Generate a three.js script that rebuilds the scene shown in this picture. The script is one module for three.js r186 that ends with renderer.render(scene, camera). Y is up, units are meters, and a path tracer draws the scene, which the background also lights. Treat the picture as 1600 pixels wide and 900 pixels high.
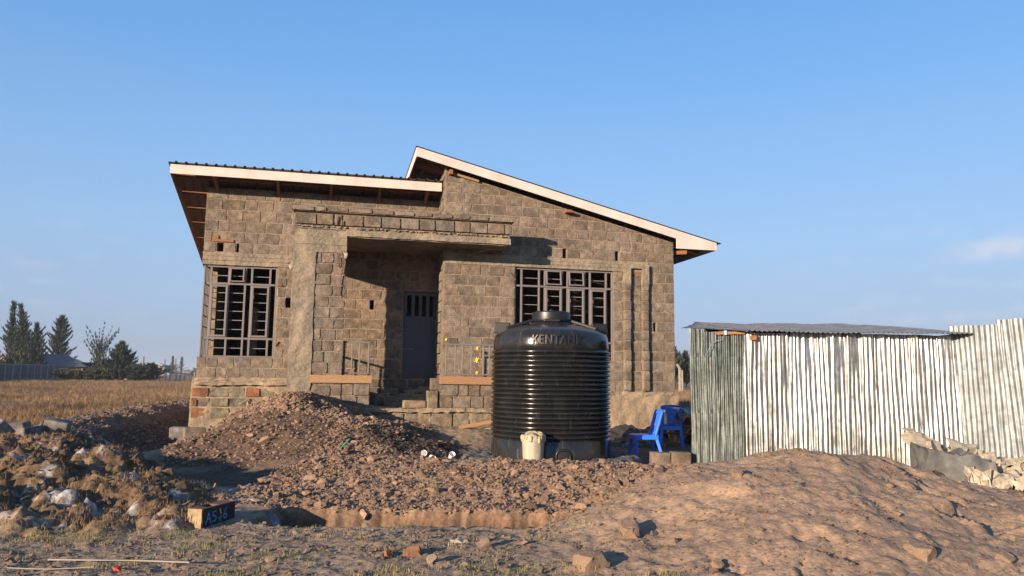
import * as THREE from 'three';
import { mergeGeometries, mergeVertices, toCreasedNormals } from 'three/addons/utils/BufferGeometryUtils.js';
import { RoundedBoxGeometry } from 'three/addons/geometries/RoundedBoxGeometry.js';
import { TextGeometry } from 'three/addons/geometries/TextGeometry.js';
import { FontLoader } from 'three/addons/loaders/FontLoader.js';
import { createNoise2D, createNoise3D } from 'simplex-noise';

// ------------------------------------------------------------------ camera
const scene = new THREE.Scene();
const TH = THREE.MathUtils.degToRad(13);
const camera = new THREE.PerspectiveCamera(42.27, 16 / 9, 0.1, 6000);
camera.position.set(0, 1.4, 17.3);
camera.rotation.set(THREE.MathUtils.degToRad(6.76), -TH, 0.0122, 'YXZ');
// ------------------------------------------------------------------ sun, sky, exposure
const EXPOSURE = 2.05;
const SUN_DIR = new THREE.Vector3(-1.2, 0.315, 1).normalize();
const sun = new THREE.DirectionalLight(new THREE.Color().setRGB(1, 0.79, 0.58), 5.0);
sun.position.copy(SUN_DIR).multiplyScalar(60);
sun.target.position.set(2, 0, 4);
sun.castShadow = true;
sun.shadow.mapSize.set(4096, 4096);
Object.assign(sun.shadow.camera, { left: -25, right: 25, top: 20, bottom: -20, near: 1, far: 160 });
scene.add(sun, sun.target);

function lerp(a, b, t) { return a + (b - a) * t; }
function sstep(a, b, x) { const t = Math.min(1, Math.max(0, (x - a) / (b - a))); return t * t * (3 - 2 * t); }
function rngOf(seed) { let a = seed >>> 0; return () => { a = (a + 0x6D2B79F5) | 0; let t = Math.imul(a ^ (a >>> 15), 1 | a); t = (t + Math.imul(t ^ (t >>> 7), 61 | t)) ^ t; return ((t ^ (t >>> 14)) >>> 0) / 4294967296; }; }
const n2 = createNoise2D(rngOf(11)), n3 = createNoise3D(rngOf(12));
function fbm(x, y, o = 4) { let s = 0, a = 0.5; for (let i = 0; i < o; i++) { s += a * n2(x, y); x = x * 2.03 + 7.1; y = y * 2.03 + 3.7; a *= 0.5; } return s; }

{ // clear late-afternoon sky: deep blue above, pale dusty band at the horizon, a few thin clouds low on the right
  const W = 1024, Hh = 512, data = new Float32Array(W * Hh * 4);
  const keys = [[-90, .10, .085, .07], [-4, .16, .15, .15], [-0.5, .245, .275, .325], [1, .262, .308, .385], [5, .262, .355, .485], [10, .235, .37, .56], [16, .18, .335, .575], [23, .128, .285, .55], [30, .095, .245, .51], [50, .05, .155, .37], [90, .03, .10, .27]];
  const sv = new THREE.Vector3();
  for (let j = 0; j < Hh; j++) {
    const el = ((j + 0.5) / Hh - 0.5) * 180;
    let k = 0; while (k < keys.length - 2 && el > keys[k + 1][0]) k++;
    const A = keys[k], B = keys[k + 1], t = Math.min(1, Math.max(0, (el - A[0]) / (B[0] - A[0])));
    for (let i = 0; i < W; i++) {
      const phi = ((i + 0.5) / W - 0.5) * 2 * Math.PI, e = el * Math.PI / 180;
      sv.set(Math.cos(phi) * Math.cos(e), Math.sin(e), Math.sin(phi) * Math.cos(e));
      const c = sv.dot(SUN_DIR);
      let r = lerp(A[1], B[1], t), g = lerp(A[2], B[2], t), b = lerp(A[3], B[3], t);
      const glow = Math.pow(Math.max(0, c), 22) * 0.9 * Math.exp(-Math.max(0, el) / 40) * (el > -2 ? 1 : 0), side = 1 - 0.10 * Math.exp(-c * c * 5) + 0.07 * Math.max(0, -c);
      r = r * side + glow * 1.0; g = g * side + glow * 0.78; b = b * side + glow * 0.5;
      if (el > 0 && el < 30) { // thin clouds
        const az = Math.atan2(sv.x, -sv.z) * 180 / Math.PI; // 0 ahead of the house, + to the right
        const q = fbm(az * 0.16, el * 0.9, 5) + 0.12 * fbm(az * 0.7, el * 3, 3);
        let m = sstep(0.12, 0.6, q) * sstep(0.5, 3, el) * (1 - sstep(8, 14, el)) * 0.35 * sstep(15, 40, Math.abs(az - 10) );
        const bl = Math.exp(-(((az - 47) / 3.6) ** 2) - (((el - 8.6 - 0.08 * (az - 47)) / 0.75) ** 2)); m = Math.max(m, 0.75 * sstep(0.12, 0.8, bl * (0.8 + 0.9 * fbm(az * 0.5, el * 1.6, 4))));
        const b2 = Math.exp(-(((az - 43) / 7) ** 2) - (((el - 4.2) / 0.5) ** 2)); m = Math.max(m, 0.3 * sstep(0.2, 0.9, b2 * (0.8 + 0.9 * fbm(az * 0.4 + 9, el * 1.6, 4))));
        r = lerp(r, .44, m); g = lerp(g, .47, m); b = lerp(b, .54, m);
      }
      const p = (j * W + i) * 4; data[p] = r * .745; data[p + 1] = g * .745; data[p + 2] = b * .745; data[p + 3] = 1;
    }
  }
  const sky = new THREE.DataTexture(data, W, Hh, THREE.RGBAFormat, THREE.FloatType);
  sky.mapping = THREE.EquirectangularReflectionMapping; sky.magFilter = THREE.LinearFilter; sky.minFilter = THREE.LinearFilter; sky.wrapS = THREE.RepeatWrapping; sky.needsUpdate = true;
  scene.background = sky; scene.environment = sky;
}
const renderer = new THREE.WebGLRenderer();
renderer.toneMapping = THREE.LinearToneMapping;
renderer.toneMappingExposure = EXPOSURE;
renderer.shadowMap.enabled = true;

// ------------------------------------------------------------------ helpers
const used = {};
function numbered(n) { const k = used[n] = (used[n] ?? -1) + 1; return k ? n + '_' + String(k).padStart(3, '0') : n; }
function tag(o, label, category, group, kind) { if (label) o.userData.label = label; if (category) o.userData.category = category; if (group) o.userData.group = group; if (kind) o.userData.kind = kind; return o; }
function base(name, pos = [0, 0, 0], turn = 0) { const o = new THREE.Group(); o.name = numbered(name); o.position.set(...pos); o.rotation.y = turn; scene.add(o); return o; }
function prep(g) { // one attribute layout for everything that is merged
  let q = g.index ? g.toNonIndexed() : g; for (const k of Object.keys(q.attributes)) if (!['position', 'normal', 'uv', 'color'].includes(k)) q.deleteAttribute(k); return q;
}
function triUV(g, off = 0) { // metre uv from the dominant axis of every face
  const q = prep(g), p = q.attributes.position, uv = new Float32Array(p.count * 2), a = new THREE.Vector3(), b = new THREE.Vector3(), c = new THREE.Vector3(), n = new THREE.Vector3();
  for (let i = 0; i < p.count; i += 3) {
    a.fromBufferAttribute(p, i); b.fromBufferAttribute(p, i + 1); c.fromBufferAttribute(p, i + 2); n.copy(b).sub(a).cross(c.clone().sub(a));
    const x = Math.abs(n.x), y = Math.abs(n.y), z = Math.abs(n.z);
    [a, b, c].forEach((v, k) => { const [u, w] = z >= x && z >= y ? [v.x, v.y] : x >= y ? [v.z, v.y] : [v.x, v.z]; uv[(i + k) * 2] = u + off; uv[(i + k) * 2 + 1] = w + off * 0.37; });
  }
  q.setAttribute('uv', new THREE.BufferAttribute(uv, 2)); return q;
}
function mesh(name, g, mat, parent = scene) {
  let q = Array.isArray(g) ? (g.length > 1 ? mergeGeometries(g.map(prep)) : g[0]) : g;
  const m = new THREE.Mesh(q, mat); m.name = parent === scene ? numbered(name) : name; m.castShadow = m.receiveShadow = true; parent.add(m); return m;
}
let uvo = 0;
function box(x0, x1, y0, y1, z0, z1, r = 0.006) { // chamfered box given by its extents
  const w = x1 - x0, h = y1 - y0, d = z1 - z0; const rr = Math.min(r, Math.min(w, h, d) * 0.3);
  const g = rr > 0.0008 ? new RoundedBoxGeometry(w, h, d, 1, rr) : new THREE.BoxGeometry(w, h, d);
  g.translate((x0 + x1) / 2, (y0 + y1) / 2, (z0 + z1) / 2); return triUV(g, uvo += 0.313);
}
function bar(a, b, w, h, r = 0.003) { // square bar from a to b
  const A = new THREE.Vector3(...a), B = new THREE.Vector3(...b), L = A.distanceTo(B); const g = new RoundedBoxGeometry(w, h, L, 1, Math.min(r, w / 3, h / 3)); const t = triUV(g, uvo += 0.17);
  const o = new THREE.Object3D(); o.position.copy(A).add(B).multiplyScalar(0.5); o.lookAt(B); o.updateMatrix(); t.applyMatrix4(o.matrix); return t;
}
function tube(pts, r, seg = 24, rad = 6) { return prep(new THREE.TubeGeometry(new THREE.CatmullRomCurve3(pts.map(p => new THREE.Vector3(...p))), seg, r, rad)); }
function rough(g, amp, f, seed = 0) { // push vertices about by solid noise, then recompute normals
  const p = g.attributes.position; for (let i = 0; i < p.count; i++) { const x = p.getX(i), y = p.getY(i), z = p.getZ(i); p.setXYZ(i, x + amp * n3(x * f + seed, y * f, z * f), y + amp * n3(x * f, y * f + 31 + seed, z * f), z + amp * n3(x * f, y * f, z * f + 57 + seed)); } g.computeVertexNormals(); return g;
}
function paint(g, c) { const n = g.attributes.position.count, a = new Float32Array(n * 3); for (let i = 0; i < n; i++) { a[i * 3] = c[0]; a[i * 3 + 1] = c[1]; a[i * 3 + 2] = c[2]; } g.setAttribute('color', new THREE.BufferAttribute(a, 3)); return g; }
// site frame: r to the right of, d out from the road where the photograph was taken
const CT = Math.cos(TH), ST = Math.sin(TH);
function W(r, d, y = 0) { return [CT * r + ST * d, y, 17.3 + ST * r - CT * d]; }
const SITE_TURN = -TH; // rotation.y that turns +x along r

// ------------------------------------------------------------------ textures
function perNoise(seed) { const R = rngOf(seed), P = new Float32Array(65536); for (let i = 0; i < 65536; i++) P[i] = R(); return (x, y, per) => { const xi = Math.floor(x), yi = Math.floor(y), fx = x - xi, fy = y - yi, u = fx * fx * (3 - 2 * fx), v = fy * fy * (3 - 2 * fy); const h = (a, b) => P[((((a % per) + per) % per) * 251 + (((b % per) + per) % per) * 8191) & 65535]; return lerp(lerp(h(xi, yi), h(xi + 1, yi), u), lerp(h(xi, yi + 1), h(xi + 1, yi + 1), u), v); }; }
function pfbm(N, u, v, per, oct) { let s = 0, a = 0.5, t = 0; for (let o = 0; o < oct; o++) { s += a * N(u * per, v * per, per); t += a; a *= 0.55; per *= 2; } return s / t; }
function tex(size, metres, fn, srgb) {
  const d = new Uint8Array(size * size * 4);
  for (let j = 0; j < size; j++) for (let i = 0; i < size; i++) { const c = fn((i + 0.5) / size, (j + 0.5) / size), p = (j * size + i) * 4; if (typeof c === 'number') { d[p] = d[p + 1] = d[p + 2] = Math.max(0, Math.min(255, c * 255)); } else for (let k = 0; k < 3; k++) d[p + k] = Math.max(0, Math.min(255, c[k] * 255)); d[p + 3] = 255; }
  const t = new THREE.DataTexture(d, size, size); t.wrapS = t.wrapT = THREE.RepeatWrapping; t.magFilter = THREE.LinearFilter; t.minFilter = THREE.LinearMipmapLinearFilter; t.generateMipmaps = true; if (srgb) t.colorSpace = THREE.SRGBColorSpace; t.repeat.set(1 / metres, 1 / metres); t.needsUpdate = true; return t;
}
const NA = perNoise(1), NB = perNoise(2), NC = perNoise(3);
const stoneBump = tex(512, 0.9, (u, v) => { const a = pfbm(NA, u, v, 8, 5), b = pfbm(NB, u, v, 40, 3), groove = Math.abs(pfbm(NC, u + v * 0.5, v * 0.35, 24, 2) - 0.5) * 2; return 0.25 + 0.5 * a + 0.2 * b - (b > 0.63 ? 0.35 : 0) + 0.15 * groove; });
const stoneCol = tex(512, 0.9, (u, v) => { const a = pfbm(NB, u, v, 6, 5), b = pfbm(NA, u, v, 48, 3); let k = 0.55 + 0.5 * a + 0.35 * (b - 0.5); if (b > 0.66) k *= 0.72; const w = pfbm(NC, u, v, 5, 4); return [Math.min(1, k * (1 + 0.08 * (w - 0.5))), k * 0.985, k * (0.97 - 0.08 * (w - 0.5))]; }, true);
const concBump = tex(512, 1.6, (u, v) => 0.55 * pfbm(NA, u, v, 7, 6) + 0.45 * pfbm(NB, u, v, 32, 3) - (NC(u * 90, v * 90, 90) > 0.93 ? 0.3 : 0));
const concCol = tex(512, 1.6, (u, v) => { const a = pfbm(NC, u, v, 4, 6), b = pfbm(NB, u, v, 50, 2); const k = 0.62 + 0.45 * a + 0.2 * (b - 0.5); return [k, k * (0.985 - 0.05 * (a - 0.5)), k * (0.96 - 0.1 * (a - 0.5))]; }, true);
const soilBump = tex(1024, 1.7, (u, v) => { const a = pfbm(NB, u, v, 9, 6), b = pfbm(NA, u, v, 60, 3); return 0.55 * a + 0.45 * b; });
const soilCol = tex(1024, 1.7, (u, v) => { const a = pfbm(NA, u, v, 5, 6), b = pfbm(NC, u, v, 70, 3), c = pfbm(NB, u, v, 24, 3); let k = 0.70 + 0.20 * a + 0.30 * (b - 0.5) + 0.14 * (c - 0.5); return [k, k * (0.99 - 0.06 * (c - 0.5)), k * (0.98 - 0.1 * (c - 0.5))]; }, true);
const zincRough = tex(512, 0.8, (u, v) => 0.26 + 0.26 * pfbm(NA, u, v, 6, 5) + 0.22 * (pfbm(NB, u, v * 0.25, 40, 2) - 0.5));
const zincCol = tex(512, 0.8, (u, v) => { const a = pfbm(NB, u, v, 10, 4), s = pfbm(NC, u, v * 0.2, 30, 3), k = 0.72 + 0.22 * (a - 0.5) + 0.25 * (s - 0.5); return [k, k * 0.995, k * 0.975]; }, true);
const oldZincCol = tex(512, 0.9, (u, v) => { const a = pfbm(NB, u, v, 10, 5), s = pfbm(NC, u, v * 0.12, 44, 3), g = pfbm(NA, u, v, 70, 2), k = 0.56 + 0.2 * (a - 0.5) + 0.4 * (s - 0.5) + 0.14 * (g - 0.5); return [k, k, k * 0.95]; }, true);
const woodCol = tex(512, 0.7, (u, v) => { const w = pfbm(NA, u * 0.5 + 0, v, 4, 3), ring = Math.sin((v * 26 + w * 5) * 6.283) * 0.5 + 0.5, f = pfbm(NB, u, v, 64, 2); const k = 0.75 + 0.14 * ring + 0.22 * (f - 0.5); return [k, k * 0.94, k * 0.86]; }, true);
const tankRough = tex(512, 1.9, (u, v) => { const a = pfbm(NA, u, v, 5, 5), s = pfbm(NB, u, v * 0.3, 40, 3); return 0.11 + 0.14 * a + 0.5 * Math.max(0, s - 0.6); });
const tankCol = tex(512, 1.9, (u, v) => { const a = pfbm(NC, u, v, 6, 5), s = pfbm(NB, u, v * 0.3, 40, 3); const k = 0.105 + 0.12 * Math.max(0, a - 0.5) + 0.25 * Math.max(0, s - 0.62); return [k * 1.03, k, k * 0.97]; }, true);
const fieldCol = tex(1024, 40, (u, v) => { const a = pfbm(NA, u, v, 6, 7), b = pfbm(NB, u, v, 40, 4), k = 0.55 + 0.7 * (a - 0.5) + 0.5 * (b - 0.5) + 0.2; return [k, k * (0.9 + 0.1 * (b - 0.5)), k * 0.8]; }, true);
const clothCol = tex(256, 0.5, (u, v) => { const a = pfbm(NA, u, v, 6, 5), w = (Math.sin(u * 6.283 * 60) + Math.sin(v * 6.283 * 60)) * 0.02, k = 0.72 + 0.4 * (a - 0.5) + w; return [k, k, k * 0.99]; }, true);

const boardCol = tex(256, 1.3, (u, v) => { const k = 0.86 + 0.18 * pfbm(NA, u, v, 3, 4) - 0.10 * Math.max(0, pfbm(NB, u, v * 0.1, 24, 2) - 0.55); return [k, k * 0.99, k * 0.98]; }, true);
// ------------------------------------------------------------------ materials
const RGB = (r, g, b) => new THREE.Color().setRGB(r, g, b);
const std = o => new THREE.MeshStandardMaterial(o);
const M = {
  stone: std({ vertexColors: true, map: stoneCol, bumpMap: stoneBump, bumpScale: 0.02, roughness: 0.95 }),
  mortar: std({ color: RGB(.40, .318, .24), map: concCol, bumpMap: concBump, bumpScale: 0.02, roughness: 0.95 }),
  plaster: std({ color: RGB(.46, .365, .265), map: concCol, bumpMap: concBump, bumpScale: 0.018, roughness: 0.95 }),
  concrete: std({ color: RGB(.40, .335, .255), map: concCol, bumpMap: concBump, bumpScale: 0.022, roughness: 0.92 }),
  slab: std({ color: RGB(.33, .27, .21), map: concCol, bumpMap: concBump, bumpScale: 0.009, roughness: 0.92 }),
  fascia: std({ map: boardCol, color: RGB(.60, .53, .485), roughness: 0.55 }),
  roof: std({ color: RGB(.10, .075, .07), roughness: 0.5, metalness: 0.2 }),
  wood: std({ color: RGB(.62, .42, .24), map: woodCol, roughness: 0.8 }),
  pinkWood: std({ color: RGB(.60, .36, .22), map: woodCol, roughness: 0.8 }),
  orangeWood: std({ color: RGB(.46, .22, .095), map: woodCol, roughness: 0.8 }),
  darkWood: std({ color: RGB(.26, .13, .07), map: woodCol, roughness: 0.85 }),
  steel: std({ color: RGB(.215, .19, .185), roughness: 0.5, metalness: 0.1 }),
  barSteel: std({ color: RGB(.34, .31, .30), roughness: 0.5, metalness: 0.1 }),
  inner: std({ color: RGB(.13, .11, .095), map: concCol, roughness: 1 }),  // shade of the unlit rooms put into the colour, darker than the outer mortar
  door: std({ color: RGB(.045, .05, .065), roughness: 0.5, metalness: 0.2 }),
  rust: std({ color: RGB(.13, .07, .05), roughness: 0.8 }),
  gold: std({ color: RGB(.75, .5, .08), roughness: 0.35, metalness: 0.5 }),
  soil: std({ vertexColors: true, map: soilCol, bumpMap: soilBump, bumpScale: 0.014, roughness: 1 }),
  pebble: std({ map: soilCol, bumpMap: soilBump, bumpScale: 0.008, roughness: 1 }),
  rock: std({ vertexColors: true, map: soilCol, bumpMap: soilBump, bumpScale: 0.012, roughness: 1 }),
  field: std({ color: RGB(.30, .18, .095), map: fieldCol, roughness: 1 }),
  zinc: std({ color: RGB(.95, .93, .9), map: zincCol, roughnessMap: zincRough, roughness: 1, metalness: .78 }),
  newZinc: std({ color: RGB(.50, .55, .60), map: zincCol, roughness: 0.62, metalness: 0.7 }),
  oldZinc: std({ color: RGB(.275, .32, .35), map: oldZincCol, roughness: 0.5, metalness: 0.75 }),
  roofZinc: std({ color: RGB(.5, .5, .5), map: zincCol, roughness: 0.6, metalness: 0.6 }),
  tank: std({ map: tankCol, vertexColors: true, roughnessMap: tankRough, roughness: 1 }),
  bucket: std({ color: RGB(.62, .57, .47), map: concCol, roughness: 0.55 }),
  cream: std({ color: RGB(.64, .53, .33), map: concCol, roughness: 0.7 }),
  blue: new THREE.MeshPhysicalMaterial({ color: RGB(.028, .17, .80), roughness: 0.38, clearcoat: 0.15 }),
  tarp: std({ color: RGB(.27, .265, .255), map: clothCol, roughness: 0.75 }),
  blackSheet: std({ color: RGB(.035, .032, .03), roughness: 0.42 }),
  paper: std({ color: RGB(.86, .74, .57), map: clothCol, roughness: 0.9 }),
  white: std({ color: RGB(.8, .79, .77), roughness: 0.6 }),
  green: std({ color: RGB(.02, .22, .12), roughness: 0.5 }),
  red: std({ color: RGB(.45, .03, .03), roughness: 0.6 }),
  bark: std({ color: RGB(.10, .075, .055), roughness: 1 }),
  paleStick: std({ color: RGB(.30, .25, .19), roughness: .9 }),
  tankPart: std({ color: RGB(.009, .009, .010), roughness: .4 }),
};
for (const k of ['mortar', 'plaster', 'concrete', 'slab', 'wood', 'pinkWood', 'orangeWood', 'steel', 'barSteel', 'field', 'bucket', 'cream', 'tarp', 'paper', 'inner']) M[k].color.multiplyScalar(.76); // the sun is strong: keep raw materials at their duller measured values
// ------------------------------------------------------------------ the house under construction
const house = base('stone_house'); tag(house, 'unfinished grey stone bungalow with offset sheet roofs and open steel windows', 'house');
const ZA = 0, ZB = 1.0, ZC = 1.8;                       // planes of the left wall, the gable wall and the porch front
const front = z => (s, y, n) => [s, y, z + n], leftFace = x => (s, y, n) => [x - n, y, s];
const blockRecs = [], bR = rngOf(5);
const STONE = [.280, .226, .175];
function blockGeo(fr, x0, x1, y0, y1, top, proud, col, rgh = 0.0032) {
  const nu = Math.max(3, Math.min(7, Math.round((x1 - x0) / 0.085))), nv = 3, us = [], vs = [];
  const e = 0.006 / (x1 - x0), ev = 0.006 / (y1 - y0);
  us.push(0); for (let i = 0; i <= nu; i++) us.push(e + (1 - 2 * e) * i / nu); us.push(1);
  vs.push(0); for (let i = 0; i <= nv; i++) vs.push(ev + (1 - 2 * ev) * i / nv); vs.push(1);
  const pos = [], idx = [], uv = [], nU = us.length, nV = vs.length, sd = bR() * 100, ou = bR() * 7, ov = bR() * 7, sc = bR() * 0.004;
  for (let j = 0; j < nV; j++) for (let i = 0; i < nU; i++) {
    const rim = i === 0 || j === 0 || i === nU - 1 || j === nV - 1;
    let x = lerp(x0, x1, us[i]); const t = Math.min(y1, top ? top(x) : y1); let y = lerp(y0, Math.max(y0 + 0.002, t), vs[j]);
    const jx = 0.006 * n3(x * 9, y * 9, sd), jy = 0.006 * n3(x * 9 + 40, y * 9, sd);
    const corner = (i <= 1 || i >= nU - 2) && (j <= 1 || j >= nV - 2);
    const n = rim ? -0.03 : proud + sc * (us[i] - 0.5) + rgh * n3(x * 7, y * 7, sd + 9) + rgh * 0.7 * n3(x * 19, y * 19, sd) - ((i === 1 || i === nU - 2 || j === 1 || j === nV - 2) && bR() < .3 ? 0.010 * bR() : 0);
    pos.push(...fr(x + jx + (corner && bR() < .4 ? (0.5 - us[i]) * 0.022 : 0), y + jy, n)); uv.push(x + ou, y + ov);
  }
  for (let j = 0; j < nV - 1; j++) for (let i = 0; i < nU - 1; i++) { const a = j * nU + i, b = a + 1, c = a + nU, d = c + 1; idx.push(a, b, d, a, d, c); }
  let g = new THREE.BufferGeometry(); g.setAttribute('position', new THREE.Float32BufferAttribute(pos, 3)); g.setAttribute('uv', new THREE.Float32BufferAttribute(uv, 2)); g.setIndex(idx);
  { const n = pos.length / 3, ca = new Float32Array(n * 3), ms = [.31, .25, .19]; for (let q = 0; q < n; q++) { const X = pos[q * 3] + pos[q * 3 + 2] * .7, Y = pos[q * 3 + 1]; const k = 1 + .10 * n2(X * 6, Y * 6) + .08 * n2(X * .7 + 3, Y * .9), sm = .55 * sstep(.45, .8, n2(X * 2.1 + 50, Y * 3.3) + .4 * n2(X * 9, Y * 11)); for (let t = 0; t < 3; t++) ca[q * 3 + t] = lerp(col[t] * k, ms[t], sm); } g.setAttribute('color', new THREE.BufferAttribute(ca, 3)); }
  return toCreasedNormals(g, 0.5);
}
function blockColour(tone = 1, warm = 0) { const k = tone * (0.82 + 0.34 * bR()), w = warm + (bR() - 0.5) * 0.10; return [STONE[0] * k * (1 + w), STONE[1] * k, STONE[2] * k * (1 - w)]; }
function lay(fr, parent, x0, x1, y0, y1, o = {}) {
  const gap = o.gap ?? 0.009; let x = x0;
  const lo = o.lo ?? 0.27, hi = o.hi ?? 0.47;
  while (x < x1 - 0.04) {
    let L = lo + (hi - lo) * bR(); if (bR() < 0.14) L *= 0.55; if (x1 - x - L < 0.14) L = x1 - x;
    const a = x + gap * (0.5 + bR() * 0.5), b = Math.min(x1, x + L) - gap * (0.5 + bR() * 0.5), j = (bR() - 0.5) * 0.006;
    const tp = o.top ? Math.max(o.top(a), o.top(b)) : 1e9;
    if (tp > y0 + 0.05 && b - a > 0.03) {
      const c = o.colour ? o.colour(a, y0) : blockColour(o.tone, o.warm);
      const g = blockGeo(fr, a, b, y0 + gap * 0.7 + j, y1 - gap * 0.7 + j, o.top && (x => o.top(x) - 0.01), (o.proud ?? 0.010) + (bR() - 0.5) * (o.vary ?? 0.005), c, o.rgh);
      blockRecs.push({ g, parent, c: fr((a + b) / 2, (y0 + y1) / 2, 0), area: (b - a) * (Math.min(tp, y1) - y0) });
    }
    x += L;
  }
}
function courses(fr, parent, x0, x1, y0, y1, h, o = {}) { // whole courses, skipping openings
  const n = Math.max(1, Math.round((y1 - y0) / h)); const hh = (y1 - y0) / n;
  for (let k = 0; k < n; k++) {
    const a = y0 + k * hh, b = a + hh, m = (a + b) / 2; let spans = [[x0, x1]];
    for (const [hx0, hx1, hy0, hy1] of o.holes || []) if (m > hy0 && m < hy1) spans = spans.flatMap(([p, q]) => { const out = []; if (hx0 > p + 0.03) out.push([p, Math.min(q, hx0)]); if (hx1 < q - 0.03) out.push([Math.max(p, hx1), q]); return (hx0 >= q || hx1 <= p) ? [[p, q]] : out; });
    for (const [p, q] of spans) lay(fr, parent, p, q, a, b, o);
  }
}
function slabOf(poly, holes, z0, z1, map = (x, y, z) => [x, y, z]) { // extruded wall body
  const s = new THREE.Shape(poly.map(p => new THREE.Vector2(...p)));
  for (const [a, b, c, d] of holes) s.holes.push(new THREE.Path([[a, c], [b, c], [b, d], [a, d]].map(p => new THREE.Vector2(...p))));
  const g = new THREE.ExtrudeGeometry(s, { depth: z1 - z0, bevelEnabled: false }); g.translate(0, 0, z0);
  const p = g.attributes.position; for (let i = 0; i < p.count; i++) p.setXYZ(i, ...map(p.getX(i), p.getY(i), p.getZ(i)));
  g.computeVertexNormals(); return triUV(g);
}
const gableTop = x => 6.15 - 0.246 * (x - 1.53);          // underside of the right-hand roof
// ---- left wall, and the back wall of the porch behind it
const vents = [[-1.20, -1.09, 2.86, 3.09], [.66, .75, 2.88, 3.10]], WIN_A = [-2.945, -1.40, 1.735, 3.76], DOOR = [1.43, 2.30, 1.31, 3.33];
const wallA = mesh('wall', slabOf([[-2.98, .2], [2.2, .2], [2.2, 5.5], [-2.98, 5.5], [-2.98, 3.76], [-1.4, 3.76], [-1.4, 1.735], [-2.98, 1.735]], [...vents, [-2.71, -2.57, 4.06, 4.26], [-2.305, -2.245, 4.06, 4.26], [1.43, 2.19, 1.31, 3.33]], -0.2, 0), M.mortar, house);
const fA = front(ZA);
courses(fA, wallA, -2.985, -1.0, 1.285, 1.735, .2255, { proud: .010 });
courses(fA, wallA, -1.385, -0.98, 1.735, 3.76, .2255, { holes: vents, lo: .16, hi: .30 });
courses(fA, wallA, -2.985, -1.0, 4.045, 4.27, .2255, { holes: [[-2.72, -2.56, 4, 5], [-2.31, -2.24, 4, 5]] });
courses(fA, wallA, -2.985, 2.2, 4.27, 5.5, .2255, { holes: [[-2.80, -2.3, 4.28, 4.34]] });
courses(fA, wallA, -0.98, 2.2, .72, 1.31, .225, { rgh: .015, tone: .7, proud: .03, vary: .03 });
courses(fA, wallA, -0.98, 2.2, 1.31, 3.33, .2255, { holes: [...vents, DOOR], warm: .06 });
courses(fA, wallA, -0.98, 2.2, 3.33, 4.27, .235, { warm: .06 });
{ // lintel over the corner window, board-marked
  const g = []; for (const [y0, y1, n] of [[3.765, 3.86, .020], [3.866, 3.955, .024], [3.96, 4.04, .019]]) g.push(rough(triUV(new THREE.BoxGeometry(2.0, y1 - y0, .12, 40, 3, 2).translate(-1.985, (y0 + y1) / 2, -.06 + n)), .006, 5, y0));
  mesh('concrete_lintel', g.map(x => triUV(x)), M.concrete, wallA);
}
mesh('timber_wedge', [box(-2.80, -2.36, 4.275, 4.335, -.03, .03), box(-2.76, -2.68, 4.335, 4.42, -.02, .035)], M.orangeWood, wallA);
// plinth of broken stone under the left wall
{
  const pl = mesh('plinth', rough(triUV(new THREE.BoxGeometry(2.1, 1.3, .3, 60, 36, 4).translate(-2.0, .65, -.09)), .02, 3.2), M.plaster, house);
  const lr = rngOf(8), fp = front(.065); let y = .42;
  for (const h of [.245, .21, .22]) { let x = -3.04; let first = true; while (x < -1.0) { const L = (first ? [.40, .14, .36][Math.round((y - .42) / .22)] ?? .3 : .22 + .3 * lr()); const orange = first || (y > .8 && x > -2.1 && x < -1.75); const c = orange ? [.34, .145, .07] : lr() < .5 ? [.235, .21, .15] : [.28, .235, .17];
      blockRecs.push({ g: blockGeo(fp, x + .012, Math.min(-.99, x + L) - .02, y + .014, y + h - .02, null, .002 + .02 * lr(), c, .014), parent: pl, c: fp(x, y, 0), area: L * h }); x += L; first = false; } y += h; }
  const led = rough(triUV(new THREE.BoxGeometry(1.98, .055, .16, 50, 3, 4).translate(-2.0, 1.17, .06)), .022, 3.4, 4), led2 = rough(triUV(new THREE.BoxGeometry(2.0, .035, .1, 50, 2, 3).translate(-2.0, 1.262, .02)), .012, 4.4, 9); mesh('mortar_ledge', [led, led2], M.plaster, pl);
}
// ---- gable wall on the right
const WIN_B = [3.83, 6.19, 1.75, 3.87], ventsB = [[4.96, 5.05, 4.12, 4.352], [6.24, 6.33, 4.12, 4.352], [7.18, 7.26, 2.48, 2.7]];
const wallB = mesh('wall', slabOf([[2.2, .2], [7.72, .2], [7.72, gableTop(7.72)], [2.2, gableTop(2.2)]], [WIN_B, ...ventsB], ZB - .2, ZB), M.mortar, house);
const fB = front(ZB);
courses(fB, wallB, 2.2, 7.72, 1.08, 3.87, .2325, { holes: [WIN_B, ...ventsB, [6.42, 7.07, 0, 9], [2.2, 2.21, 0, 9]] });
courses(fB, wallB, 7.05, 7.72, 3.87, 4.12, .25, {});
courses(fB, wallB, 2.2, 7.72, 4.12, 6.19, .230, { holes: ventsB, top: gableTop });
courses(leftFace(2.2), wallB, 0.0, ZB - .01, .72, 6.1, .2325, { lo: .2, hi: .42 });
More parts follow.
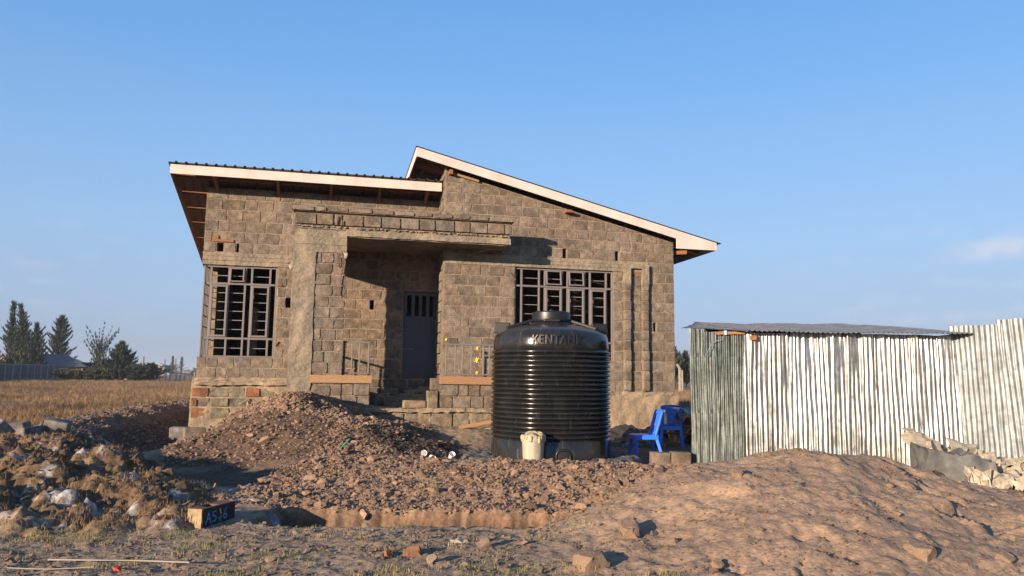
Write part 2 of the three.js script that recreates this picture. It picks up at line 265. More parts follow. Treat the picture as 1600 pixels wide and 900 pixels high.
{ // concrete band over the window, stepping round the two pilasters
  const g = []; for (const [y0, y1, n] of [[3.875, 3.95, .022], [3.955, 4.03, .026], [4.035, 4.115, .020]]) g.push(rough(triUV(new THREE.BoxGeometry(4.83, y1 - y0, .1, 80, 3, 2).translate(4.64, (y0 + y1) / 2, ZB - .05 + n)), .006, 5, y0));
  mesh('concrete_lintel', g.map(x => triUV(x)), M.concrete, wallB);
  const p = []; for (const [x0, x1] of [[6.44, 6.60], [6.885, 7.05]]) p.push(rough(triUV(new THREE.BoxGeometry(x1 - x0, .36, .1, 4, 6, 3).translate((x0 + x1) / 2, 3.77, ZB + .05)), .006, 6)); p.push(rough(triUV(new THREE.BoxGeometry(.62, .10, .09, 10, 3, 3).translate(6.745, 4.0, ZB + .05)), .006, 6));
  mesh('pilaster_head', p.map(x => triUV(x)), M.concrete, wallB);
  mesh('timber_insert', box(6.61, 6.87, 3.83, 3.93, ZB - .06, ZB + .015), M.orangeWood, wallB);
  for (const [x0, x1] of [[6.43, 6.60], [6.885, 7.05]]) {
    const pil = mesh('pilaster', triUV(new THREE.BoxGeometry(x1 - x0 - .03, 2.5, .09, 1, 1, 1).translate((x0 + x1) / 2, 2.35, ZB + .03)), M.mortar, wallB);
    for (let k = 0; k < 11; k++) { const y = 1.1 + k * .2325, dx = (bR() - .5) * .02; const g = rough(new RoundedBoxGeometry(x1 - x0 + (bR() - .5) * .02, .213, .12, 4, .016), .007, 9, k); g.translate((x0 + x1) / 2 + dx, y + .112, ZB + .035); blockRecs.push({ g: paint(toCreasedNormals(triUV(g, bR() * 5), .5), blockColour()), parent: wallB, c: [x0, y, ZB], area: .05 }); }
  }
  courses(fB, wallB, 6.61, 6.875, 1.1, 3.82, .2325, { lo: .25, hi: .3 });
}
{ // plastered plinth with a ragged mortar ledge
  const pl = mesh('plinth', rough(triUV(new THREE.BoxGeometry(5.66, 1.1, .3, 110, 24, 4).translate(4.93, .47, ZB - .06)), .022, 3.0), M.plaster, house);
  mesh('mortar_ledge', rough(triUV(new THREE.BoxGeometry(5.6, .075, .2, 110, 3, 5).translate(4.95, 1.04, ZB - .005)), .022, 4.0, 3), M.plaster, pl);
}
// ---- porch: slab, column, pillar, parapets, canopy
const porch = mesh('porch_slab', [rough(triUV(new THREE.BoxGeometry(4.5, .72, 1.85, 90, 14, 20).translate(1.27, .355, .88)), .02, 3.1)], M.plaster, house);
mesh('mortar_ledge', rough(triUV(new THREE.BoxGeometry(4.3, .07, .22, 90, 3, 5).translate(1.4, .68, ZC - .03)), .028, 3.6, 7), M.plaster, porch);
{ const st = rngOf(21), fp = front(ZC + .02); let x = .1; while (x < 3.4) { const L = .3 + .3 * st(); blockRecs.push({ g: blockGeo(fp, x + .01, x + L - .02, .33, .62, null, .0 + .02 * st(), [.31, .25, .18], .014), parent: porch, c: fp(x, .45, 0), area: L * .2 }); x += L; } }
const column = mesh('concrete_column', [rough(triUV(new THREE.BoxGeometry(.445, 3.5, .4, 10, 70, 8).translate(-.747, 2.12, ZC - .175)), .014, 3.2)].map(g => triUV(g)), M.concrete, house);
const pillar = mesh('pillar', triUV(new THREE.BoxGeometry(.60, 3.2, .4).translate(-.235, 2.28, ZC - .21)), M.mortar, house);
const fP = front(ZC - .008);
courses(fP, pillar, -.53, .085, .74, 3.865, .2235, { lo: .22, hi: .42, proud: .016, vary: .012, rgh: .006 });
const beam = []; for (const [y0, y1, n] of [[3.87, 4.02, .0], [4.025, 4.18, .008], [4.185, 4.335, .002]]) { beam.push(rough(triUV(new THREE.BoxGeometry(1.03, y1 - y0, .4, 24, 4, 6).translate(-.435, (y0 + y1) / 2, ZC - .19 + n)), .007, 5, y0)); }
beam.push(triUV(new THREE.BoxGeometry(.33, .455, 1.7).translate(-.77, 4.10, .85)));
mesh('ring_beam', beam.map(g => triUV(g)), M.concrete, house);
const canopy = mesh('canopy', [rough(triUV(new THREE.BoxGeometry(3.47, .155, 1.78, 80, 4, 30).translate(1.80, 4.28, .895)), .006, 4), triUV(new THREE.BoxGeometry(1.0, .09, 1.6).translate(-.43, 4.385, .82)), triUV(new THREE.BoxGeometry(4.45, .42, .22).translate(1.29, 4.56, ZC - .13))].map(g => triUV(g)), M.slab, house);
mesh('drip_edge', rough(triUV(new THREE.BoxGeometry(3.45, .12, .05, 80, 3, 2).translate(1.81, 4.285, ZC + .0)), .008, 5), M.concrete, canopy);
const fK = front(ZC + .015);
lay(fK, canopy, -.975, 3.55, 4.43, 4.675, { lo: .3, hi: .5, proud: .02, gap: .012, rgh: .006 });
lay(front(ZC + .07), canopy, -1.04, 3.63, 4.695, 4.815, { lo: .34, hi: .5, gap: .02 });
mesh('upper_course', triUV(new THREE.BoxGeometry(4.6, .10, .22).translate(1.29, 4.75, ZC - .06)), M.mortar, canopy);
{ const r = rngOf(31), g = []; for (let k = 0; k < 90; k++) { const b = new THREE.DodecahedronGeometry(1, 0); b.scale(.02 + .05 * r(), .008 + .016 * r(), .03); b.rotateZ((r() - .5) * .4); b.translate(-.95 + 4.45 * r(), 4.385 + .03 * r(), ZC - .01 + .01 * r()); g.push(triUV(b)); } const m = mesh('packing_chips', g, M.mortar, canopy); m.userData.kind = 'stuff'; }
// parapets
const fPar = front(ZC - .02);
const parL = mesh('parapet', triUV(new THREE.BoxGeometry(.78, .52, .22).translate(.255, .96, ZC - .14)), M.mortar, house);
courses(fPar, parL, .085, .645, .73, 1.22, .245, { proud: .02, vary: .02, lo: .2, hi: .34 });
const parR = mesh('parapet', triUV(new THREE.BoxGeometry(1.48, .52, .22).translate(2.80, .96, ZC - .14)), M.mortar, house);
courses(fPar, parR, 2.06, 3.55, .73, 1.22, .245, { proud: .02, vary: .02 });
courses(leftFace(2.06), parR, ZC - .25, ZC - .03, .73, 1.22, .245, { lo: .2, hi: .25 });
blockRecs.push({ g: paint(toCreasedNormals(triUV(rough(new RoundedBoxGeometry(.22, .37, .3, 4, .02).translate(1.93, .90, ZC - .12), .01, 7)), .5), [.31, .24, .17]), parent: parR, c: [1.93, .95, ZC], area: .2 });
blockRecs.push({ g: paint(toCreasedNormals(triUV(rough(new RoundedBoxGeometry(.2, .24, .26, 4, .02).translate(1.99, 1.22, ZC - .14), .01, 7, 4)), .5), [.27, .21, .155]), parent: parR, c: [1.98, 1.2, ZC], area: .2 });
const parS = mesh('parapet', triUV(new THREE.BoxGeometry(.2, .66, 1.35).translate(-.86, 1.05, .72)), M.mortar, house);
// rough steps under the door
{ const r = rngOf(44), g = []; for (let k = 0; k < 26; k++) { const b = rough(new RoundedBoxGeometry(.18 + .3 * r(), .1 + .14 * r(), .2 + .2 * r(), 2, .02), .03, 5, k); b.rotateY(r() * 2); const z = .1 + .75 * r(); b.translate(.95 + 1.1 * r(), .74 + (.9 - z) * .45 * r(), z); g.push(triUV(b)); } const m = mesh('rubble_step', g, M.mortar, house); }
// ---- other walls, floor, inside
mesh('side_wall', slabOf([[-9, .2], [0, .2], [0, 1.735], [-.8, 1.735], [-.8, 3.76], [0, 3.76], [0, 5.5], [-9, 2.83]], [], -2.98, -2.78, (x, y, z) => [z, y, x]), M.mortar, house);
mesh('side_wall', slabOf([[-9, .2], [.99, .2], [.99, 4.6], [-9, 4.6]], [], 7.51, 7.71, (x, y, z) => [z, y, x]), M.mortar, house);
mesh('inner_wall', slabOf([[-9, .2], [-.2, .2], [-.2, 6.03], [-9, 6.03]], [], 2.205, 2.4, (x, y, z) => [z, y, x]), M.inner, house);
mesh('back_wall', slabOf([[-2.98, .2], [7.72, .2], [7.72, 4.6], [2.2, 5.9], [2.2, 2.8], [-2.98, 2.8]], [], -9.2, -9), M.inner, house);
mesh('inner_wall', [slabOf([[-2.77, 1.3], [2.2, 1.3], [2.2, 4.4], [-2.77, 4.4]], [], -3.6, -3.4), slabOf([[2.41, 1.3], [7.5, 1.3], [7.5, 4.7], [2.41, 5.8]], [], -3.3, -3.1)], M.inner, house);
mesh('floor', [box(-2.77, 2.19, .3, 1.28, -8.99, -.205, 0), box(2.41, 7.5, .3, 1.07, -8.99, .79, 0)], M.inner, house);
mesh('inner_pier', rough(triUV(new THREE.BoxGeometry(.22, 1.3, .25, 6, 24, 4).translate(-2.05, 2.3, -1.7)), .03, 4), M.mortar, house);
// ---- windows
function win(z, x0, x1, y0, y1, cols, sashes) { // cols: widths, positive = wide light, negative = narrow light
  const w = mesh('window', [box(x0, x0 + .035, y0, y1, z - .03, z + .02), box(x1 - .035, x1, y0, y1, z - .03, z + .02), box(x0 + .035, x1 - .035, y0, y0 + .035, z - .029, z + .019), box(x0 + .035, x1 - .035, y1 - .035, y1, z - .029, z + .019)], M.steel, house);
  const h = y1 - y0, t1 = y0 + h * .205, t2 = y0 + h * .805, mw = .042; const tot = cols.reduce((s, c) => s + Math.abs(c), 0), k = (x1 - x0 - .07 - (cols.length - 1) * mw) / tot; let x = x0 + .035;
  mesh('transom', box(x0 + .035, x1 - .035, t1 - .022, t1 + .022, z - .025, z + .025, .004), M.steel, w); mesh('transom', box(x0 + .035, x1 - .035, t2 - .022, t2 + .022, z - .025, z + .025, .004), M.steel, w);
  cols.forEach((c, i) => {
    const a = x, b = x + Math.abs(c) * k; if (i < cols.length - 1) mesh('mullion', box(b, b + mw, y0 + .035, y1 - .035, z - .024, z + .022, .004), M.steel, w);
    const s = sashes[i]; const ring = (p, q, u, v, tk, n) => [box(p, p + tk, u, v, z - .012, z + n), box(q - tk, q, u, v, z - .012, z + n), box(p + tk, q - tk, u, u + tk, z - .0115, z + n - .001), box(p + tk, q - tk, v - tk, v, z - .0115, z + n - .001)];
    if (c > 0) {
      const ys = [y0 + h * .10, y0 + h * .895]; for (let j = 1; j < 6; j++) ys.push(t1 + (t2 - t1) * j / 6);
      for (const y of ys) mesh('burglar_bar', box(a + .002, b - .002, y - .0065, y + .0065, z - .05, z - .037, .002), M.barSteel, w);
      if (s & 1) mesh('casement', ring(a - .015, b + .015, t1 + .03, t2 - .03, .045, .045), M.steel, w);
      if (s & 2) { const g = ring(a + .0, b - .0, t2 + .03, y1 - .04, .03, .03); for (const q of g) { q.translate(0, -(y1 - .04), -z); q.rotateX(-.16); q.translate(0, y1 - .04, z + .012); } mesh('top_hung_sash', g, M.steel, w); }
      if (s & 1) mesh('casement_stay', box(a + .03, a + .045, (t1 + t2) / 2 + .28, (t1 + t2) / 2 + .36, z + .045, z + .06, .002), M.rust, w);
    } else { const ys = [.10, .36, .5, .66, .895]; }
    x = b + mw;
  });
  return w;
}
const wa = win(-.055, WIN_A[0], WIN_A[1], WIN_A[2] + .005, WIN_A[3] - .01, [-.55, 1.9, 1.75, -.55, 2.0, -.55], [0, 1, 2, 0, 1, 0]);
{ // the corner light returns round the side of the house
  const g = [], z0 = -.80, z1 = -.03; for (let i = 0; i <= 4; i++) g.push(box(-2.945, -2.91, WIN_A[2], WIN_A[3] - .01, z0 + (z1 - z0) * i / 4 - .018, z0 + (z1 - z0) * i / 4 + .018)); for (const t of [0, .205, .33, .45, .57, .69, .805, 1]) g.push(box(-2.94, -2.915, WIN_A[2] + t * 2 - .012 + .01, WIN_A[2] + t * 2 + .012 + .01, z0, z1));
  mesh('side_window', g, M.steel, house);
}
win(ZB - .055, WIN_B[0], WIN_B[1], WIN_B[2] + .005, WIN_B[3] - .01, [-.55, 1.9, -.5, 1.85, -.5, 1.85, -.5, 1.8, -.55], [0, 0, 0, 3, 0, 3, 0, 1, 0]);
// wall ties by the window jambs
mesh('wall_tie', [bar([-1.4, 3.39, .0], [-1.28, 3.36, .03], .035, .012), bar([-1.4, 3.33, .0], [-1.27, 3.34, .03], .03, .012), bar([-1.37, 2.0, .01], [-1.31, 2.10, .03], .03, .02)], M.rust, house);
mesh('wall_tie', [bar([3.85, 3.57, ZB], [3.72, 3.72, ZB + .02], .03, .02), bar([6.2, 3.45, ZB], [6.34, 3.40, ZB + .02], .02, .02)], M.rust, house);
// ---- door, railings
{
  const d = mesh('door', [box(1.44, 2.19, 1.32, 2.76, -.10, -.05), ...[0, 1, 2, 3, 4].map(i => box(1.44 + i * .170, 1.44 + i * .170 + (i === 0 || i === 4 ? .07 : .08), 2.76, 3.32, -.098, -.052)), box(1.44, 2.19, 3.24, 3.322, -.0975, -.0525)], M.door, house);
  mesh('lock_box', box(1.46, 1.62, 2.5, 2.72, -.05, -.02), M.door, d); mesh('bolt', [box(1.44, 1.7, 1.985, 2.005, -.05, -.03), box(1.50, 1.53, 2.35, 2.38, -.05, -.025)], M.steel, d);
  mesh('door_panel', [box(1.50, 1.80, 1.40, 1.95, -.05, -.042), box(1.84, 2.12, 1.40, 1.95, -.05, -.042), box(1.50, 1.80, 2.04, 2.46, -.05, -.042), box(1.84, 2.12, 2.04, 2.66, -.05, -.042)], M.door, d);
}
function railing(x0, x1, bars, y0 = 1.40, y1 = 2.07, z = ZC - .1) {
  const r = mesh('railing', [box(x0, x1, y1 - .035, y1, z - .018, z + .018), box(x0, x1, y0 + .01, y0 + .04, z - .017, z + .017)], M.steel, house);
  for (const x of bars) mesh('baluster', box(x - .015, x + .015, y0 + .04, y1 - .035, z - .014, z + .014), M.steel, r); return r;
}
{ const rl = railing(.11, .62, [.27, .42, .605]); mesh('railing_post', box(.085, .135, 1.39, 2.08, ZC - .14, ZC - .09), M.door, rl); }
{
  const rr = railing(2.19, 3.5, [2.205, 2.40, 2.55, 2.74, 3.0, 3.13, 3.3, 3.485]); const z = ZC - .1, cx = 2.87;
  const cs = []; for (const sy of [-1, 1]) for (const sx of [-1, 1]) { const cy = 1.72; const p = []; for (let t = 0; t <= 14; t++) { const a = t / 14 * 4.6, rad = .075 * (1 - t / 18); p.push([cx + sx * (.055 + Math.cos(a) * rad * .7 - .02), cy + sy * (.14 + Math.sin(a) * rad), z]); } cs.push(tube(p, .007, 28, 5)); const q = []; for (let t = 0; t <= 10; t++) { const a = t / 10 * 4.4, rad = .05 * (1 - t / 14); q.push([cx + sx * (.05 + Math.cos(a) * rad * .7), cy + sy * (.055 + Math.sin(a) * rad * .7), z]); } cs.push(tube(q, .006, 20, 5)); }
  cs.push(prep(new THREE.CylinderGeometry(.008, .008, .6, 6).translate(cx, 1.73, z))); mesh('scrollwork', cs, M.rust, rr);
  const flower = (x, y, r) => { const g = [prep(new THREE.SphereGeometry(r * .5, 10, 8).translate(x, y, z + .02))]; for (let k = 0; k < 7; k++) { const s = new THREE.SphereGeometry(r * .45, 8, 6); s.scale(1, .6, .4); s.translate(r * .65, 0, 0); s.rotateZ(k * .8976); s.translate(x, y, z + .012); g.push(prep(s)); } return g; };
  for (const [y, r] of [[1.73, .062], [1.98, .04], [1.46, .04]]) mesh('rosette', flower(cx, y, r), M.gold, rr);
  mesh('knob', prep(new THREE.SphereGeometry(.036, 14, 10).translate(2.20, 2.15, z)), M.gold, rr);
}
{ // side railing between column and wall: seen mostly by its shadow on the porch wall
  const rs = mesh('railing', [box(-.97, -.93, 2.03, 2.075, 0, ZC - .3), box(-.965, -.935, 1.41, 1.44, 0, ZC - .3)], M.steel, house); for (let k = 0; k < 7; k++) mesh('baluster', box(-.965, -.935, 1.44, 2.03, .15 + k * .2, .18 + k * .2), M.steel, rs);
}
// bent reinforcing bars and paper left in the joints
mesh('reinforcing_bar', [tube([[-.02, 3.92, ZC + .05], [.02, 3.70, ZC + .06], [-.02, 3.3, ZC + .04], [-.045, 2.95, ZC + .05]], .011), tube([[-.10, 3.86, ZC + .04], [-.11, 3.6, ZC + .05]], .009), tube([[-.05, 3.86, ZC + .04], [-.07, 3.6, ZC + .05], [-.11, 3.58, ZC + .05]], .008), tube([[.06, 3.86, ZC], [.07, 3.55, ZC]], .008)], M.rust, house);
mesh('reinforcing_bar', [tube([[-.13, 4.45, ZC + .06], [-.13, 4.56, ZC + .07], [-.12, 4.62, ZC + .06]], .014), tube([[-.03, 4.43, ZC + .06], [-.03, 4.54, ZC + .07]], .012)], M.rust, house);
mesh('conduit_end', bar([2.9, 4.12, 1.2], [3.35, 4.2, 1.55], .025, .025), M.wood, canopy);
mesh('paper_scrap', rough(triUV(new THREE.BoxGeometry(.15, .15, .03, 5, 5, 1).rotateZ(.5).translate(-1.09, 3.84, .05)), .025, 7), M.paper, house);
mesh('paper_scrap', rough(triUV(new THREE.BoxGeometry(.10, .10, .03, 5, 5, 1).translate(.04, 3.82, ZC + .05)), .025, 7), M.paper, house);
// ---- roofs
function ribbed(P, wid, len, pitch, rib, nl = 2) { // box-profile sheet: P(s, l, h) -> point
  const ss = []; const n = Math.round(wid / pitch); for (let i = 0; i < n; i++) { const x = i * pitch; ss.push([x, 0], [x + pitch * .62, 0], [x + pitch * .72, rib], [x + pitch * .88, rib], [x + pitch * .98, 0]); } ss.push([wid, 0]);
  const pos = [], idx = [], uv = []; for (let j = 0; j <= nl; j++) for (const [s, h] of ss) { pos.push(...P(s, len * j / nl, h)); uv.push(s, len * j / nl); } const m = ss.length; for (let j = 0; j < nl; j++) for (let i = 0; i < m - 1; i++) { const a = j * m + i; idx.push(a, a + 1, a + m + 1, a, a + m + 1, a + m); }
  let g = new THREE.BufferGeometry(); g.setAttribute('position', new THREE.Float32BufferAttribute(pos, 3)); g.setAttribute('uv', new THREE.Float32BufferAttribute(uv, 2)); g.setIndex(idx); return toCreasedNormals(g, .4);
}
const LZ = .67, lroof = z => 5.80 + .30 * (z - .69);
const roofL = mesh('roof', [box(-3.62, -3.56, 5.53, 5.60, -.02, 0, 0)].map(g => { g.deleteAttribute('uv'); return triUV(g.translate(0, -.08, 0)); }), M.darkWood, house);
for (let k = 0; k < 6; k++) mesh('roof_sheet', ribbed((s, l, h) => [-3.66 + k * .98 + s, lroof(.74 - l) + h + k * .0012, .74 - l], k === 5 ? .9 : 1.0, 10.2, .2, .028), M.roof, roofL);
mesh('fascia_board', [box(-3.625, -.9, 5.585, 5.785, LZ - .024, LZ, .002), box(-.898, 2.16, 5.583, 5.783, LZ - .024, LZ, .002)], M.fascia, roofL);
for (const z of [.3, -.4, -1.1, -1.8, -2.6, -3.4, -4.4, -5.4, -6.4, -7.4, -8.4]) mesh('purlin', box(-3.6, 2.18, lroof(z) - .085, lroof(z) - .012, z - .03, z + .03), M.darkWood, roofL);
mesh('verge_board', bar([-3.6, lroof(LZ - .03) - .12, LZ - .03], [-3.6, lroof(-9.3) - .12, -9.3], .05, .16), M.darkWood, roofL);
for (const x of [-2.75, -1.45, -.3, .78, 1.85]) mesh('rafter', bar([x, lroof(LZ - .03) - .15, LZ - .03], [x, lroof(-9) - .15, -9], .06, .12), M.darkWood, roofL);
// right: one slope falling to the right, open at its high left edge
const RZ = 1.3, rroof = x => 6.40 - .246 * (x - 1.515);
const roofR = mesh('roof', bar([1.56, rroof(1.56) - .12, RZ - .03], [1.56, rroof(1.56) - .12, -9.3], .04, .05), M.darkWood, house);
for (let k = 0; k < 11; k++) mesh('roof_sheet', ribbed((s, l, h) => [1.49 + l, rroof(1.49 + l) + h + .004 + k * .0012, RZ + .035 - k * .98 - s], 1.0, 7.33, .2, .026), M.roof, roofR);
function raked(x0, x1, t, b, z0, z1) { const s = new THREE.Shape([[x0, rroof(x0) + b], [x1, rroof(x1) + b], [x1, rroof(x1) + t], [x0, rroof(x0) + t]].map(p => new THREE.Vector2(...p))); const g = new THREE.ExtrudeGeometry(s, { depth: z1 - z0, bevelEnabled: false }); g.translate(0, 0, z0); return triUV(g); }
mesh('fascia_board', [raked(1.515, 3.36, -.01, -.215, RZ - .024, RZ), raked(3.363, 7.66, -.012, -.213, RZ - .024, RZ)], M.fascia, roofR);
{ const x0 = 7.663, x1 = 8.70, s = new THREE.Shape([[x0, 4.44], [x1, 4.44], [x1, rroof(x1) - .012], [x0, rroof(x0) - .012]].map(p => new THREE.Vector2(...p))); mesh('eave_box', triUV(new THREE.ExtrudeGeometry(s, { depth: .024, bevelEnabled: false }).translate(0, 0, RZ - .023)), M.fascia, roofR); }
mesh('verge_fascia', box(1.50, 1.524, 6.175, 6.385, -9.2, RZ - .026, .002), M.fascia, roofR);
mesh('eave_fascia', box(8.676, 8.70, 4.44, 4.62, -9.2, RZ - .026, .002), M.fascia, roofR);
for (const x of [1.8, 2.15, 2.75, 3.5, 4.3, 5.1, 5.9, 6.7, 7.5, 8.3]) mesh('purlin', box(x - .03, x + .03, rroof(x) - .10, rroof(x) - .014, -9.1, RZ - .03), M.darkWood, roofR);
mesh('rafter', [.55, -1, -3, -5, -7].map(z => bar([1.56, rroof(1.56) - .16, z], [8.6, rroof(8.6) - .16, z], .06, .12)), M.darkWood, roofR);
mesh('eave_tie', bar([7.6, 4.40, .8], [8.1, 4.42, .95], .07, .09), M.orangeWood, roofR);
mesh('timber_end', [bar([2.30, 5.93, ZB - .1], [2.30, 5.93, ZB + .16], .08, .10)], M.orangeWood, wallB);
mesh('timber_rail', [bar([2.36, 5.92, ZB + .05], [2.95, 5.78, ZB + .05], .05, .05)], M.wood, wallB);
mesh('timber_end', [bar([5.05, 5.20, ZB - .1], [5.05, 5.20, ZB + .2], .14, .06)], M.orangeWood, wallB);
// ---- stone blocks: the 300 that show largest are meshes of their own, the rest one mesh per wall
{
  const toC = new THREE.Vector3(), cp = camera.position;
  for (const b of blockRecs) { toC.set(...b.c).sub(cp); const d = toC.length(), ang = toC.x / -toC.z; let s = b.area / (d * d); const behindTank = ang > .178 && ang < .345 && b.c[1] < 2.2 && b.c[2] > .5; if (behindTank) s *= .02; if (b.c[2] > 0.01 === false && b.c[0] > -.95 && b.c[1] < 4.3) s *= .7; b.s = s; }
  blockRecs.sort((a, b) => b.s - a.s);
  blockRecs.slice(0, 300).forEach(b => mesh('stone_block', b.g, M.stone, b.parent));
  const rest = mesh('stone_blocks', blockRecs.slice(300).map(b => b.g), M.stone, house); rest.userData.kind = 'stuff';
  console.log('blocks', blockRecs.length);
}
// ------------------------------------------------------------------ ground, trenches and heaps (site frame r, d)
const CP = [ // surveyed spots: r, d, height
  [0.97,7.07,0.23],[1.26,7.35,0.33],[1.71,7.72,0.46],[2.21,7.91,0.50],[2.69,7.91,0.61],[3.15,7.91,0.66],[3.55,7.91,0.59],[4.02,7.91,0.56],[4.22,7.81,0.46],[4.43,7.72,0.35],[4.75,7.63,0.23],[5.25,7.72,0.17],[5.84,7.72,0.14],
  [1.11,6.49,0.13],[1.62,6.40,0.21],[2.06,6.11,0.26],[2.57,6.11,0.27],[3.13,6.21,0.23],[3.64,6.21,0.16],[4.22,6.30,0.09],[.71,5.50,.0],[1.59,5.40,.03],[2.48,5.40,.04],[3.44,5.40,.02],
  [-2.54,10.2,.12],[-1.74,10.5,.14],[-.86,10.6,.16],[.03,10.8,.18],[.94,10.8,.18],[1.78,10.4,.18],[-2.01,8.15,0],[-.99,8.15,-.02],[.03,8.15,-.02],[.84,8.10,-.02],[-2.77,8.80,.05],[-1.51,9.20,.07],[.03,9.30,.09],[1.16,9.00,.11],
  [-3.94,13.9,1.04],[-4.29,13.4,.76],[-3.27,13.9,.75],[-2.27,13.6,.53],[-1.49,12.9,.25],[-.80,12.4,.06],[-4.60,13.0,.61],[-5.04,12.5,.37],[-5.40,12.3,.24],[-5.30,11.5,.16],[-3.82,12.0,.36],[-4.41,11.7,.20],[-3.10,11.6,.27],[-2.34,11.7,.27],[-1.77,11.9,.21],[-5.2,14.2,.62],[-4.6,14.9,.7],[-3.6,14.9,.9],[-2.6,14.7,.5],[-1.4,14.2,.18],
  [-4.69,10.4,.02],[-3.87,9.9,-.03],[-3.26,9.8,-.02],[-2.8,9.7,0],[-5.75,12.4,-.05],[-5.95,13.4,-.1],[-6.3,14.6,-.12],[-6.62,15.6,-.1],[-5.3,11.0,0],
  [-6.18,9.2,.46],[-6.09,9.8,.45],[-6.9,11.2,.47],[-7.5,12.4,.40],[-7.95,13.6,.38],[-8.25,14.8,.45],[-8.5,15.9,.49],[-8.9,17.7,.49],[-9.37,19.7,.49],[-9.85,21.7,.48],[-10.3,23.6,.48],[-6.6,13.1,-.12],[-7.25,16.05,-.15],[-7.75,18,-.15],[-8.2,19.9,-.15],[-8.7,22,-.1],[-9.2,24,-.1],[-9.6,13.5,.03],[-10,16,.03],[-10.7,19,.03],[-11.4,23,.03],[-11.5,9,0],[-11.5,6,0],[-9,11.6,.05],[-4.90,9.0,.36],[-4.34,8.8,.27],[-3.99,8.7,.16],[-5.07,8.2,.27],[-4.34,7.9,.18],[-3.51,7.7,.08],[-4.66,7.2,.08],[-4.0,6.9,.03],
  [-7.2,11.4,.33],[-6.9,10.4,.36],[-7.2,10.7,.36],[-7.1,9.3,.3],[-7.6,8,.1],[-8.5,10,0],
  [-2.93,7.1,0],[-2,6.95,-.02],[-.85,7.05,0],[.32,6.95,.02],[-3.46,6,-.03],[-1.96,6,-.02],[-.47,6,0],[-6,6,0],[-8,6,0],[.4,6.2,.02],
  [.9,12.6,.0],[-.2,12.6,.02],[.9,14.4,.05],[2.2,11.8,.03],[2.6,12.8,.0],[.35,11.25,.13],[1.0,11.2,.12],[-.35,11.5,.10],[1.6,11.5,.08],[.6,12.4,.03],[3.2,15,.0],[2.6,14.2,0],[1.9,13.4,0],[3.6,10.6,.02],[2.9,11.2,.06],[5.2,10.4,.05],[6.5,10.4,.05],[7,8.5,0],[8.5,8,0],[8.5,11,0],[5,13,0],[8.5,14,0],[3.4,17,0],[0,16.8,.2],[-3,16.8,.3],[-1.9,14.8,.40],[-.8,14.9,.30],[.3,15.3,.22],[4,24,0],[8,24,0],[8.5,18,0],[-3,24,0],[-8.8,5,0],[-4,4.8,-.02],[0,4.8,-.01],[4,4.8,0],[8,5,0],
];
const RB = (() => { const n = CP.length, A = [], k = (a, b) => -Math.sqrt((a[0] - b[0]) ** 2 + (a[1] - b[1]) ** 2 + .10);
  for (let i = 0; i < n; i++) { A.push([]); for (let j = 0; j < n; j++) A[i].push(k(CP[i], CP[j]) + (i === j ? -.02 * -1 * 0 + 1e-6 : 0)); A[i].push(CP[i][2]); }
  for (let i = 0; i < n; i++) { let p = i; for (let q = i + 1; q < n; q++) if (Math.abs(A[q][i]) > Math.abs(A[p][i])) p = q; [A[i], A[p]] = [A[p], A[i]]; for (let q = i + 1; q < n; q++) { const m = A[q][i] / A[i][i]; if (m) for (let c = i; c <= n; c++) A[q][c] -= m * A[i][c]; } }
  const w = new Float64Array(n); for (let i = n - 1; i >= 0; i--) { let s = A[i][n]; for (let j = i + 1; j < n; j++) s -= A[i][j] * w[j]; w[i] = s / A[i][i]; } return w; })();
function macro(r, d) { let s = 0; for (let i = 0; i < CP.length; i++) { const a = r - CP[i][0], b = d - CP[i][1]; s -= RB[i] * Math.sqrt(a * a + b * b + .10); } return s; }
function soilEdge(d) { return d < 7.3 ? .22 + (d - 5.5) * .42 : .98 + (d - 7.3) * .66; }
function weights(r, d) { // how much of each sort of ground lies at a spot
  const w = n2(r * .9, d * .9) * .18 + n2(r * 3.1, d * 3.1) * .07;
  const soil = sstep(-.14, .14, r - soilEdge(d) + w * .7) * (1 - sstep(10.0, 10.4, d + w)) * sstep(5.1, 5.5, d + w) * (1 - sstep(6.0, 6.6, r + w));
  const bank = sstep(7.86, 7.98, d + w * .12) * (1 - sstep(11.2, 11.6, d + w + Math.max(0, -r - 1.6) * .35)) * sstep(-3.3, -2.9, r + w + Math.max(0, d - 9.5) * .3) * (1 - soil) * (1 - sstep(2.7, 3.1, r + w));
  const mound = (1 - sstep(2.1, 2.7, Math.hypot((r + 3.6) * .88, d - 13.2) + w)) * (1 - bank) * sstep(-5.7, -5.45, r + (d - 12.3) * .3 + w * .3);
  const sodE = -3.05 - Math.max(0, d - 8.2) * .85 - Math.max(0, d - 11) * -.5;
  const sod = sstep(-.2, .2, sodE - r + w) * sstep(6.6, 7.1, d + w * 1.5) * (1 - sstep(11, 12, d + w));
  const wx = CT * r + ST * d, spoil = sstep(-5.75, -5.45, wx + w * .6) * (1 - sstep(-3.5, -3.2, wx + w * .3)) * sstep(11.6, 12.6, d + w) * (1 - sstep(24, 24.6, d));
  return { soil, bank, mound, sod, spoil };
}
function worley(x, y) { const xi = Math.floor(x), yi = Math.floor(y); let m = 0; for (let j = -1; j <= 1; j++) for (let i = -1; i <= 1; i++) { let h = Math.imul(xi + i, 374761393) ^ Math.imul(yi + j, 668265263); h = Math.imul(h ^ (h >>> 13), 1274126177); h ^= h >>> 16; const a = (h & 1023) / 1023, b = ((h >>> 10) & 1023) / 1023, c = ((h >>> 20) & 1023) / 1023; const dx = xi + i + a - x, dy = yi + j + b - y, R = .35 + .4 * c, q = 1 - (dx * dx + dy * dy) / (R * R); if (q > m * m) m = Math.sqrt(q) * (.5 + .5 * c); } return m; }
